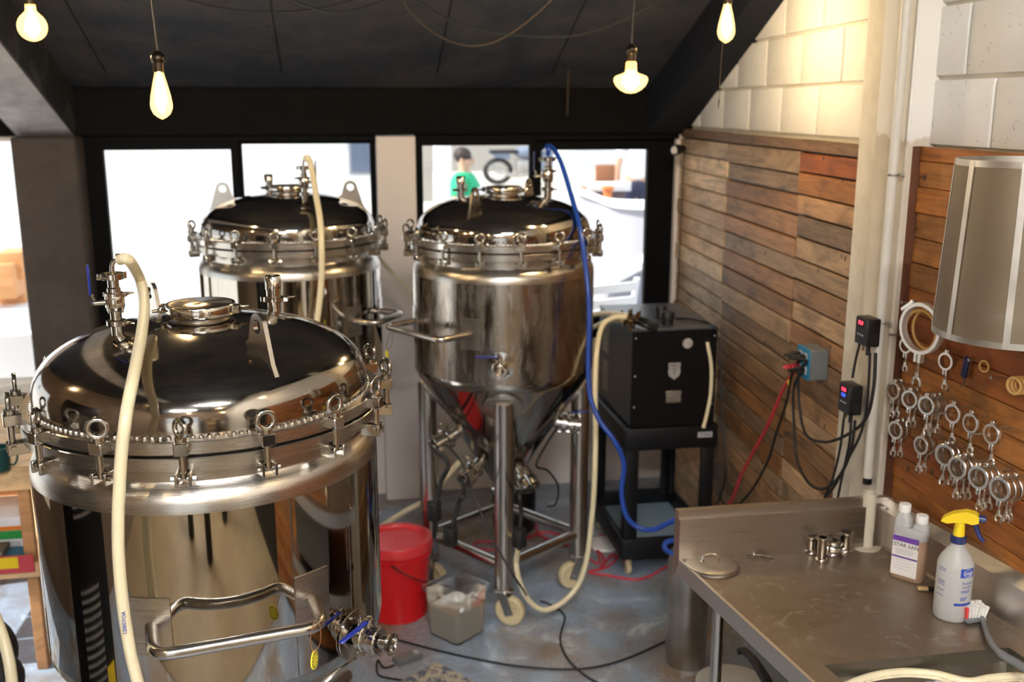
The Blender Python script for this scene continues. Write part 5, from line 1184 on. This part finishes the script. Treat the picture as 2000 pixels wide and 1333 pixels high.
for x, y, z, kd in ((-1.2, .8, 2.75, 'globe'), (.5, -.6, 2.9, 'st'), (-.6, -1.6, 2.8, 'mush'), (1.2, .9, 2.9, 'st'), (-2.1, 2.6, 2.6, 'st'), (1.1, -2.2, 2.7, 'globe')):
    pendant(x, y, None, kd, 'glowing bulb behind the viewpoint, seen only in the tank reflections', 0, z)['group'] = 'bulbs in the rear of the room'
# slack cables under the ceiling
def swag(pts, r, label, mat='rubber'): single('slack_cable', MB().tube(crom(pts, 8), r, 8), mat, label, 'cable')
swag([pd(330, -12, 4.2), pd(420, 14, 4.2), pd(500, 23, 4.2), pd(580, 22, 4.2), pd(660, 8, 4.2), pd(720, -12, 4.2)], .0045, 'black cable drooping under the ceiling at the left')
swag([pd(560, -6, 3.9), pd(600, 12, 3.9), pd(650, 24, 3.9), pd(700, 18, 3.9), pd(765, -6, 3.9)], .0045, 'short black cable crossing the left ceiling cable')
swag([pd(785, -8, 4.0), pd(800, 22, 4.0), pd(850, 66, 4.0), pd(910, 89, 4.0), pd(970, 80, 4.0), pd(1030, 42, 4.0), pd(1085, -8, 4.0)], .004, 'grey brown cable in the deepest ceiling loop', 'thread')
swag([pd(805, -8, 4.3), pd(870, 35, 4.3), pd(960, 62, 4.3), pd(1060, 71, 4.3), pd(1140, 66, 4.3), pd(1220, 38, 4.3), pd(1300, -5, 4.3)], .0045, 'black cable sagging across the middle of the ceiling')
single('thin_rod', MB().cyl(pd(1113, 35, 5.2), pd(1108, 225, 5.45), .006, n=8), 'thread', 'thin dark rod hanging in front of the beam', 'rod')

# ================================================================== WORKBENCH AT THE LEFT
lx, ly = -1.207, 3.985
wbx = thing('workbench', 'pale pine workbench with a lower shelf at the left edge', 'bench', (lx-.3, ly+.4, 0))
def wood(o, c): o.color = (*lin(c), 1); return o
pine = (226, 188, 140)
def bw_(mb, n, c=pine, lab=None): return wood(mb.wbuild(n, 'pine', wbx, lab), c)
ztop = .86
for k in range(5): bw_(MB().box((lx-.345, ly+.06+k*.17, ztop-.012), (.70, .165, .022), None, .003), 'top_board', (235, 205, 165))
bw_(MB().box((lx-.345, ly-.035, ztop-.05), (.70, .022, .09), None, .003), 'apron'); bw_(MB().box((lx+.0, ly+.38, ztop-.05), (.022, .84, .09), None, .003), 'apron')
for y in (ly, ly+.78):
    for x in (lx-.03, lx-.66): bw_(MB().box((x, y, .42), (.042, .065, .84), None, .003), 'leg', (190, 140, 95))
for k in range(4): bw_(MB().box((lx-.345, ly+.06+k*.2, .445), (.68, .19, .02), None, .003), 'shelf_board', (230, 195, 150))
bw_(MB().box((lx+.0, ly+.38, .435), (.022, .84, .06), None, .003), 'shelf_rail'); bw_(MB().box((lx-.345, ly-.035, .435), (.70, .022, .06), None, .003), 'shelf_rail')
# pack on the shelf
pk = thing('tissue_pack', 'white plastic pack with a green and orange print on the bench shelf', 'pack', (lx-.16, ly+.19, .455))
MB().box((0, 0, .085), (.20, .26, .165), None, .03).build('wrapper', simple('white_film', (.72, .74, .80), .25, bumpy=.3, bscale=25), pk)
MB().box((.02, -.131, .09), (.15, .003, .035), None, .001).build('green_band', plastic('green_print', (.03, .30, .06), .4), pk, 'green printed band'); MB().box((.02, -.131, .118), (.15, .003, .018), None, .001).build('orange_band', plastic('orange_print', (.75, .22, .03), .4), pk, 'orange printed band'); MB().box((.045, -.131, .045), (.055, .003, .04), None, .001).build('barcode_panel', 'lightgrey', pk)
for i, (x, y, z, sx, sy, sz, c, lb) in enumerate(((lx-.12, ly-.0, .455, .15, .10, .045, (.02, .12, .22), 'dark teal carton on the bench shelf before the white pack'), (lx-.17, ly-.005, .500, .10, .08, .03, (.10, .08, .06), 'small dark carton stacked on the teal carton'))):
    bo = thing('carton', lb, 'box', (x, y, z)); MB().box((0, 0, sz/2), (sx, sy, sz), None, .002).build('body', plastic('carton_%d' % i, c, .5), bo); MB().box((0, -sy/2-.0006, sz/2), (sx*.8, .0012, sz*.5)).build('front_print', 'lightgrey', bo, None, False)
bo = thing('carton', 'yellow and red carton leaning at the bench shelf edge', 'box', (lx-.02, ly-.052, .42)); MB().box((-.06, -.006, .05), (.14, .012, .07), None, .002).build('body', plastic('red_carton', (.55, .06, .08), .5), bo); MB().box((-.08, -.0126, .06), (.07, .0012, .045)).build('front_print', 'yellow', bo, None, False)
mg = thing('mug', 'dark teal enamel mug on the workbench top', 'mug', pz(0, 918, ztop)); MB().lathe([(0, 0), (.038, 0), (.04, .004), (.042, .09), (.038, .09), (.036, .008), (0, .008)], 28).build('cup', plastic('teal_enamel', (.01, .05, .05), .25), mg); MB().tube(crom([Vector((.04, 0, .075)), Vector((.062, 0, .07)), Vector((.066, 0, .045)), Vector((.055, 0, .02)), Vector((.04, 0, .018))], 5), .004, 8).build('handle', plastic('teal_enamel_handle', (.01, .05, .05), .25), mg)
# wooden cabinet behind the bench
cab = thing('pine_cabinet', 'orange pine cabinet with a pale top behind the workbench', 'cabinet', (-1.62, 5.1, 0))
def cabw(mb, n, c, m='pine'): return wood(mb.wbuild(n, m, cab), c)
cabw(MB().box((-1.60, 5.10, .42), (.62, .44, .84), None, .004), 'body', (196, 122, 66)); cabw(MB().box((-1.60, 5.10, .85), (.66, .48, .022), None, .003), 'top', (240, 225, 205))
for k in range(3):
    d_ = cabw(MB().box((-1.80+k*.2, 4.875, .43), (.185, .016, .72), None, .003), 'door', (206, 130, 70)); m_ = MB().sphere((-1.74+k*.2, 4.86, .5), .012, 10); m_.v = [tuple(Vector(q)-cab.location) for q in m_.v]; m_.build('knob', 'brass', d_)
# hose and black bag at the lower left corner
single('braided_hose', MB().tube(crom([pd(-20, 1180, 2.9), pd(0, 1230, 2.88), pd(14, 1275, 2.86), pd(22, 1320, 2.85), pd(26, 1370, 2.85)], 6), .016, 12), 'hose', 'cream hose at the lower left picture corner', 'hose')
single('black_bag', MB().sphere(pd(-28, 1275, 3.05), .10, 20, (.9, .8, 1.1)).sphere(pd(-15, 1330, 3.02), .09, 18, (1, .9, 1)), 'rubber', 'black rubber bag at the lower left picture corner', 'bag')

# ================================================================== BEHIND THE VIEWPOINT (seen only as reflections in the steel)
fr_ = thing('beverage_cooler', 'tall black beverage cooler left of the viewpoint, seen as a reflection in the near tank', 'cooler', (-1.75, 1.95, 0))
MB().box((0, 0, .95), (.62, .62, 1.9), None, .01).build('body', 'blackpaint', fr_)
for i in range(2):
    for k in range(18): MB().box((.313, .0, 1.55-i*.75-k*.03), (.008, .30, .010)).build('grille_bar', 'galv', fr_, None, False)
MB().box((.313, -.22, .42), (.006, .12, .20)).build('notice', 'yellow', fr_, None, False)
rk = thing('shelf_rack', 'steel shelf rack with cartons behind the viewpoint, seen only reflected', 'rack', (.9, -3.2, 0))
for x in (-.6, .6):
    for y in (-.2, .2): MB().box((x, y, 1.0), (.035, .035, 2.0)).build('post', 'galv', rk, None, False)
for z in (.25, .8, 1.35, 1.9): MB().box((0, 0, z), (1.25, .45, .025)).build('shelf', 'galv', rk, None, False)
for i, (x, z, w, h, c) in enumerate(((-.35, .265, .4, .35, (.40, .26, .13)), (.2, .265, .5, .4, (.30, .20, .11)), (-.3, .815, .45, .4, (.42, .28, .15)), (.3, .815, .35, .3, (.55, .55, .53)), (0, 1.365, .6, .35, (.35, .23, .12)))):
    q = thing('carton', 'cardboard carton %s on the rack behind the viewpoint, seen only reflected' % ['low left', 'low right', 'mid left', 'mid right', 'on top'][i], 'box', (.9+x, -3.2, z)); MB().box((0, 0, h/2), (w, .38, h), None, .004).build('body', plastic('cardboard_%d' % i, c, .8), q); MB().box((0, 0, h+.0006), (w*.98, .05, .0012)).build('tape', 'lightgrey', q, None, False)

for i, (x, y) in enumerate(((.3, -1.0), (-1.0, -2.2))):
    z = ceil_z(y)-.35; t = thing('ceiling_lamp', ['long white ceiling lamp just behind the viewpoint, seen only reflected', 'long white ceiling lamp at the rear of the room, seen only reflected'][i], 'lamp', (x, y, z))
    MB().box((0, 0, .05), (1.25, .16, .05), None, .01).build('housing', 'white', t); MB().box((0, 0, .015), (1.18, .12, .02), None, .004).build('diffuser', emit('lamp_diffuser_%d' % i, (1, .985, .97), LEDP), t, 'glowing diffuser')
    for s_ in (-1, 1): MB().cyl((s_*.5, 0, .07), (s_*.5, 0, ceil_z(y)-z+.06*0), .003, n=6).build('suspension_wire', 'galv', t)

for i, (x, y) in enumerate(((-.15, -.9), (.55, -1.3), (-.75, -1.2))):  # dark uprights added to make streaks in the near tank's reflection
    single('gas_cylinder', MB().lathe([(0, 0), (.10, 0), (.105, .01), (.105, 1.25), (.08, 1.36), (.03, 1.42), (.025, 1.5), (0, 1.5)], 28, Matrix.Translation((x, y, .008))), 'black', ['tall black gas cylinder behind the viewpoint, seen only reflected', 'right-hand black gas cylinder behind the viewpoint, seen only reflected', 'left-hand black gas cylinder behind the viewpoint, seen only reflected'][i], 'cylinder')

# ================================================================== OUTSIDE, SEEN THROUGH THE WINDOWS
GZ = .05
struct('trim_20', MB().box((0, 26, GZ-.05), (70, 40.2, .1)).box((0, -14, -.1), (60, 20, .1)).box((-18, 1, -.1), (30, 10, .1)), plaster('street_concrete', (.55, .54, .52), (.66, .65, .63), .8), 'pale street pavement outside the windows')
white_ = plaster('white_render', (.78, .78, .78), (.84, .84, .84), .5)
def facade(name, x0, x1, y, h, label, mat=None, wins=()):
    t = thing(name, label, 'building', ((x0+x1)/2, y, GZ)); c = (x0+x1)/2
    MB().box((0, .25, h/2), (x1-x0, .5, h)).build('wall', mat or white_, t, None, False)
    for wx, wz, ww, wh in wins:
        f = MB().box((wx-c, -.012, wz-GZ), (ww+.12, .05, wh+.12)).build('window', plastic('grey_frame', (.30, .32, .36), .5), t, None, False)
        MB().box((wx-c, -.04, wz-GZ), (ww, .02, wh)).build('glass', plastic('dim_glass', (.10, .13, .2), .1), f, None, False)
    return t
facade('street_house', -16, 1.2, 24, 9, 'white house across the street behind the left window', None, [(-4.2, 2.7, 1.1, 1.4), (-.4, 2.4, 1.5, 1.8), (.7, 1.2, .8, 1.0), (-7.5, 2.6, 1.2, 1.4)])
facade('street_house', 1.2, 5.0, 23.4, 8, 'grey brown house wall behind the parked motorcycle', plaster('greige_render', (.36, .33, .29), (.42, .39, .34), .6), [])
facade('street_house', 5.0, 22, 24.2, 9, 'white house across the street behind the right window', None, [(7.3, 2.4, .7, 1.1), (9.2, 1.3, 1.4, 1.6)])
facade('street_house', -34, -16, 20, 9, 'white house far left across the street', None, [(-20, 3, 1.4, 1.5)])
def gpost(x0, x1, ytop, Y, label, name='street_pillar', h=None):
    a, b_ = py(x0, ytop, Y), py(x1, ytop, Y); w = b_.x-a.x
    t = thing(name, label, 'pillar', ((a.x+b_.x)/2, Y, GZ)); hh = h or 4
    MB().box((0, 0, hh/2), (w, w, hh), None, .02).build('shaft', white_, t); MB().box((0, 0, .1), (w*1.15, w*1.15, .2), None, .02).build('plinth', white_, t)
gpost(848, 880, 300, 13, 'white pillar left of the person in green')
gpost(1086, 1134, 300, 13, 'white pillar behind the blue hose outside')
# raised pavement with the motorcycle
mY = 17.0; q0 = py(955, 362, mY)
struct('trim_21', MB().box((q0.x+2.2, mY+1.5, (q0.z+GZ)/2), (5.6, 4.2, q0.z-GZ)), plaster('kerb_concrete', (.5, .46, .42), (.56, .52, .48), 1), 'raised pavement with the motorcycle')
mc = thing('motorcycle', 'pale blue motorcycle parked across the street behind the tank', 'motorcycle', (q0.x+.62, mY, q0.z)); mc.scale = (.85, .8, .74)
mwhite = plastic('pale_blue_fairing', (.17, .21, .28), .3); sc = 1.02
for x in (-.55, .72):
    w = MB().torus((x, 0, .31), (0, 1, 0), .255, .045, 32, 10); wo = w.build('tyre', 'rubber', mc)
    m_ = MB().torus((x, 0, .31), (0, 1, 0), .20, .018, 28, 8); m_.cyl((x, -.06, .31), (x, .06, .31), .05, n=14)
    for k in range(6): m_.cyl((x, 0, .31), (x+.2*math.cos(k*PI/3), 0, .31+.2*math.sin(k*PI/3)), .012, n=6)
    m_.build('wheel_rim', 'galv', wo)
MB().sphere((.05, 0, .72), .24, 18, (1.25, .7, .62)).build('fuel_tank', mwhite, mc); MB().box((-.42, 0, .74), (.62, .24, .09), None, .04).build('seat', 'rubber', mc)
MB().prism([(-.78, .80), (-.35, .70), (-.30, .56), (-.62, .62)], .2, Matrix(((1, 0, 0, 0), (0, 0, 1, -.1), (0, 1, 0, 0), (0, 0, 0, 1)))).build('tail_fairing', mwhite, mc)
MB().prism([(.30, .55), (.42, .92), (.60, 1.02), (.78, .86), (.66, .62), (.50, .40), (.22, .32), (.05, .45)], .34, Matrix(((1, 0, 0, 0), (0, 0, 1, -.17), (0, 1, 0, 0), (0, 0, 0, 1)))).build('front_fairing', mwhite, mc)
MB().box((.0, 0, .40), (.42, .28, .34), None, .05).build('engine', 'kegsteel', mc)
m_ = MB().cyl((.72, -.09, .31), (.48, -.09, .95), .022, n=10); m_.cyl((.72, .09, .31), (.48, .09, .95), .022, n=10); m_.cyl((.42, -.36, 1.0), (.42, .36, 1.0), .016, n=10); m_.build('fork', 'galv', mc)
MB().tube(crom([Vector((.1, -.17, .28)), Vector((-.2, -.19, .22)), Vector((-.5, -.2, .30)), Vector((-.75, -.2, .42))], 5), .05, 12).build('exhaust', 'galv', mc)
# white curved ramp wall, its bright coping, parapet, posts
cw0 = [py(x, y, Y) for x, y, Y in ((1128, 372, 8.6), (1160, 384, 8.5), (1200, 398, 8.35), (1270, 402, 8.2), (1380, 402, 8.1), (1520, 402, 8.1))]
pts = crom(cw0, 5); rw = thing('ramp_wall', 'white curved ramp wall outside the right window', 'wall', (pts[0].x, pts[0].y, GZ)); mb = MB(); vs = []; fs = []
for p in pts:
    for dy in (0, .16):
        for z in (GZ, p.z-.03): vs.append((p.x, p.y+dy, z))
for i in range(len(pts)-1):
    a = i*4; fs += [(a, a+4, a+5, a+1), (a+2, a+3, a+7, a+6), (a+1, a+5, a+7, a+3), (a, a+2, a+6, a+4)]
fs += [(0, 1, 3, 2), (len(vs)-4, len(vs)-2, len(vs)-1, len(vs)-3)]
mb.add(vs, fs); mb.wbuild('body', plaster('pale_lilac_render', (.40, .40, .45), (.44, .44, .49), .6), rw); mb = MB(); vs = []  # violet-grey body colour holds the shaded side of the white wall
for p in pts:
    for dy in (-.05, .21):
        for z in (p.z-.03, p.z+.03): vs.append((p.x, p.y+dy, z))
mb.add(vs, fs); mb.wbuild('coping', white_, rw, 'bright coping along the top')
pa, pb = py(1188, 548, 6.9), py(1300, 488, 6.9); shade_ = plaster('lilac_render', (.26, .26, .31), (.30, .30, .35), .6); pr_ = thing('parapet', 'low white parapet with a slanting top outside the right window', 'wall', (pa.x, 6.9, GZ))  # the parapet's shade is put into its grey body colour
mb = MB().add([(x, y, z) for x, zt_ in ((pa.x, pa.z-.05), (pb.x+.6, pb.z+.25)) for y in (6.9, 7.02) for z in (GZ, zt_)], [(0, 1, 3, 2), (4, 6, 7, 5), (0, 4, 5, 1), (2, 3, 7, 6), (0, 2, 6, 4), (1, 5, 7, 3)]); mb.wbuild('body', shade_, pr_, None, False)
mb = MB().add([(x, y, z+dz) for x, z in ((pa.x-.02, pa.z-.05), (pb.x+.6, pb.z+.25)) for y in (6.86, 7.06) for dz in (0, .055)], [(0, 1, 3, 2), (4, 6, 7, 5), (0, 4, 5, 1), (2, 3, 7, 6), (0, 2, 6, 4), (1, 5, 7, 3)]); mb.wbuild('coping', white_, pr_, None, False)
ora = plastic('orange_paint', (.75, .22, .06), .5)
for x, lb in ((1133, 'orange post left of the ramp wall end'), (1187, 'orange post before the dark fence panel')):
    a = py(x, 372, 9.6); single('street_post', MB().box((a.x, 9.6, (a.z+GZ)/2), (.07, .07, a.z-GZ), None, .01).box((a.x, 9.6, a.z+.02), (.10, .10, .04), None, .01), ora, lb, 'post')
a, b_ = py(1135, 375, 9.8), py(1220, 375, 9.8); fn_ = thing('fence_panel', 'dark brown fence panel with a white rail outside the right window', 'fence', ((a.x+b_.x)/2, 9.8, GZ)); MB().box(((a.x+b_.x)/2, 9.8, (GZ+a.z)/2), (b_.x-a.x, .05, a.z-GZ), None, .005).wbuild('panel', plastic('brown_panel', (.12, .08, .08), .6), fn_); MB().box(((a.x+b_.x)/2, 9.78, a.z+.05), (b_.x-a.x+.1, .08, .09), None, .01).wbuild('rail', white_, fn_)
a, b_ = py(1180, 310, 14), py(1192, 335, 14); single('sign_board', MB().box((py(1182, 340, 14).x, 14, py(1182, 340, 14).z), (.28, .05, .26), None, .01).box((py(1182, 340, 14).x, 14.03, (py(1182, 340, 14).z+GZ)/2), (.05, .05, py(1182, 340, 14).z-GZ)), plastic('brown_board', (.30, .12, .05), .6), 'small brown sign board across the street', 'sign')
# white folding chair
ch = thing('garden_chair', 'white slatted garden chair outside the right window', 'chair', (1.66, 6.45, GZ), R(20))
for s_ in (-1, 1):
    MB().tube([Vector((s_*.2, .12, 0)), Vector((s_*.2, -.05, .5)), Vector((s_*.2, -.15, 1.05))], .02, 8).build('leg', white_, ch); MB().tube([Vector((s_*.2, -.2, 0)), Vector((s_*.2, .2, .48))], .02, 8).build('leg', white_, ch)
for k in range(5): MB().box((0, -.14+k*.085, .48), (.42, .06, .02), None, .004).build('seat_slat', white_, ch)
for k in range(4): MB().box((0, -.09-k*.022, .70+k*.1), (.40, .02, .06), None, .004).build('back_slat', white_, ch)
# left opening: eave, shelves with orange crates
single('wooden_eave', MB().box((-3.6, 8.0, 2.20), (2.6, .5, .22), Matrix.Identity(4), .01).box((-3.6, 8.0, 2.34), (2.7, .7, .05)), plastic('brown_eave', (.22, .09, .04), .6), 'brown wooden eave outside the left opening', 'eave')
for i, (x, y, w, h) in enumerate(((4, 545, .30, .30), (30, 515, .22, .24), (31, 568, .24, .22), (10, 590, .16, .16))):
    a = py(x, y, 9.5+i*.12); single('wooden_crate', MB().box((a.x, a.y, a.z), (w, .35, h), None, .01).box((a.x, a.y-.18, a.z), (w*.96, .02, h*.25)), plastic('orange_wood_%d' % i, (.62, .30, .12), .6), ['orange crate low at the left opening, leftmost', 'orange crate beside the brown pillar, upper', 'orange crate beside the brown pillar, middle', 'orange crate at the left opening, lowest'][i], 'crate')
ctab = py(15, 600, 9.6); single('street_counter', MB().box((ctab.x, 9.7, (ctab.z+GZ)/2), (1.6, .6, ctab.z-GZ), None, .02).box((ctab.x, 9.7, ctab.z+.01), (1.7, .7, .05), None, .01), white_, 'white counter carrying the orange crates', 'counter')
lw = [Vector((-3.4, 7.2, 0)), Vector((-2.6, 7.0, 0)), Vector((-1.9, 7.1, 0)), Vector((-1.2, 7.5, 0))]
t_ = thing('garden_wall', 'low white curved wall outside the left opening', 'wall', (-2.3, 7.1, GZ)); pts = crom(lw, 6); mb = MB(); vs = []
for p in pts:
    for dy in (0, .15):
        for z in (GZ, .72): vs.append((p.x, p.y+dy, z))
fs = []
for i in range(len(pts)-1):
    a = i*4; fs += [(a, a+4, a+5, a+1), (a+2, a+3, a+7, a+6), (a+1, a+5, a+7, a+3), (a, a+2, a+6, a+4)]
fs += [(0, 1, 3, 2), (len(vs)-4, len(vs)-2, len(vs)-1, len(vs)-3)]
mb.add(vs, fs); mb.wbuild('body', white_, t_)

# ------------------------------------------------------------------ two people across the street
skin = simple('skin', (.55, .33, .23), .55)
def skinmesh(name, verts, edges, radii, mat, parent, sub=2):
    me = bpy.data.meshes.new(name); me.from_pydata(verts, edges, []); o = bpy.data.objects.new(name, me); COL.objects.link(o)
    sk = o.modifiers.new('skin', 'SKIN'); sk.use_smooth_shade = True; sb_ = o.modifiers.new('sub', 'SUBSURF'); sb_.levels = sb_.render_levels = sub
    for i, r in enumerate(radii): me.skin_vertices[0].data[i].radius = (r, r) if not isinstance(r, tuple) else r
    me.skin_vertices[0].data[0].use_root = True
    dg = bpy.context.evaluated_depsgraph_get(); m2 = bpy.data.meshes.new_from_object(o.evaluated_get(dg)); bpy.data.objects.remove(o)
    m2.name = name; m2.materials.clear(); m2.materials.append(mat); m2.polygons.foreach_set('use_smooth', [True]*len(m2.polygons)); return link(name, m2, parent)
def person(label, loc, rz, shirt, bottom, hair, pose='stand', shorts=False, apron=None, s=1.0):
    t = thing('person', label, 'person', loc, rz)
    # faces -Y in its own space
    V = [(0, 0, .96), (0, 0, 1.12), (0, 0, 1.30), (0, .01, 1.42), (0, .0, 1.50), (0, -.01, 1.58), (0, -.015, 1.66)]
    rad = [.135, .125, .145, .10, .052, .082, .085]; E_ = [(0, 1), (1, 2), (2, 3), (3, 4), (4, 5), (5, 6)]
    arms = {-1: [(-.19, .01, 1.40), (-.25, .02, 1.14), (-.22, -.16, .98), (-.20, -.22, .95)], 1: [(.19, .01, 1.40), (.25, .02, 1.14), (.24, -.05, .90), (.24, -.07, .82)]}
    if pose == 'reach': arms[1] = [(.19, .0, 1.40), (.26, -.12, 1.18), (.24, -.38, 1.22), (.23, -.46, 1.24)]
    for s_ in (-1, 1):
        b0 = len(V); V += arms[s_]; rad += [.062, .046, .034, .034]; E_ += [(3, b0), (b0, b0+1), (b0+1, b0+2), (b0+2, b0+3)]
        # fingers
        h = Vector(arms[s_][3]); d = (h-Vector(arms[s_][2])).normalized(); sd = Vector((1, 0, 0)) if abs(d.x) < .8 else Vector((0, 1, 0)); sd = (sd-d*sd.dot(d)).normalized()
        for k in range(4):
            c0 = len(V); V += [tuple(h+sd*(-.03+k*.02)+d*.045), tuple(h+sd*(-.03+k*.02)+d*(.085+(.008 if k in (1, 2) else 0))+Vector((0, 0, -.012)))]; rad += [.010, .008]; E_ += [(b0+3, c0), (c0, c0+1)]
        c0 = len(V); V += [tuple(h-sd*.045*s_+d*.02), tuple(h-sd*.055*s_+d*.05)]; rad += [.011, .009]; E_ += [(b0+3, c0), (c0, c0+1)]
        b1 = len(V); V += [(s_*.095, 0, .88), (s_*.105, -.01, .50), (s_*.105, .02, .09), (s_*.11, -.12, .04)]; rad += [.095, .062, .042, .038]; E_ += [(0, b1), (b1, b1+1), (b1+1, b1+2), (b1+2, b1+3)]
    skinmesh('body', [tuple(Vector(v)*s) for v in V], E_, [r*s for r in rad], skin, t)
    # face
    f = MB()
    f.tube(crom([Vector((0, -.096, 1.645)), Vector((0, -.118, 1.608)), Vector((0, -.098, 1.598))], 3), .012, 8); f.sphere((-.086, 0, 1.62), .022, 8, (.4, .8, 1.2)); f.sphere((.086, 0, 1.62), .022, 8, (.4, .8, 1.2)); f.v = [tuple(Vector(q)*s) for q in f.v]; f.build('nose_and_ears', skin, t)
    e = MB(); e.sphere((-.032, -.088, 1.645), .011, 8); e.sphere((.032, -.088, 1.645), .011, 8); e.box((0, -.094, 1.567), (.045, .008, .008), None, .003); e.v = [tuple(Vector(q)*s) for q in e.v]; e.build('eyes_and_mouth', 'darkprint', t)
    h = MB().sphere((0, .018, 1.675), .098, 18, (.95, 1.02, .92)); h.v = [tuple(Vector(q)*s) for q in h.v]; h.build('hair', plastic('dark_hair', hair, .6), t)
    sv = [(0, 0, .92), (0, 0, 1.12), (0, 0, 1.30), (0, .01, 1.43)]+arms[-1][:2]+arms[1][:2]
    def mid(a, b_, k): return tuple(Vector(a)*(1-k)+Vector(b_)*k)
    sv[5] = mid(arms[-1][0], arms[-1][1], .7); sv[7] = mid(arms[1][0], arms[1][1], .7)
    skinmesh('shirt', [tuple(Vector(v)*s) for v in sv], [(0, 1), (1, 2), (2, 3), (3, 4), (4, 5), (3, 6), (6, 7)], [r*s for r in (.165, .15, .168, .105, .085, .07, .085, .07)], plastic('shirt_cloth', shirt, .8), t)
    zk = .55 if shorts else .10
    skinmesh('shorts' if shorts else 'trousers', [tuple(Vector(v)*s) for v in [(0, 0, 1.0), (0, 0, .92), (-.10, 0, .80), (-.11, 0, zk), (.10, 0, .80), (.11, 0, zk)]], [(0, 1), (1, 2), (2, 3), (1, 4), (4, 5)], [r*s for r in (.15, .155, .12, .095, .12, .095)], plastic('trouser_cloth', bottom, .8), t)
    for s_ in (-1, 1): m_ = MB().box((s_*.108, -.05, .045), (.10, .27, .09), None, .03); m_.v = [tuple(Vector(q)*s) for q in m_.v]; m_.build('shoe', plastic('dark_shoe', (.05, .05, .06), .6), t)
    if apron is not None: m_ = MB().box((0, -.17, .98), (.36, .02, .70), None, .008); m_.v = [tuple(Vector(q)*s) for q in m_.v]; m_.build('apron', plastic('apron_cloth', apron, .8), t)
    return t
pp = py(906, 288, 11.0); person('person in a green shirt and white apron turned to the right outside', (pp.x, 11.0, GZ), R(65), (.02, .42, .20), (.6, .6, .62), (.025, .015, .012), 'reach', False, (.8, .8, .8), (pp.z-GZ)/1.76)
pp = py(1244, 342, 14.6); person('person in a white shirt and dark navy shorts outside the right window', (pp.x, 14.6, GZ), R(170), (.75, .75, .78), (.012, .018, .05), (.03, .02, .015), 'stand', True, None, (pp.z-GZ)/1.02)
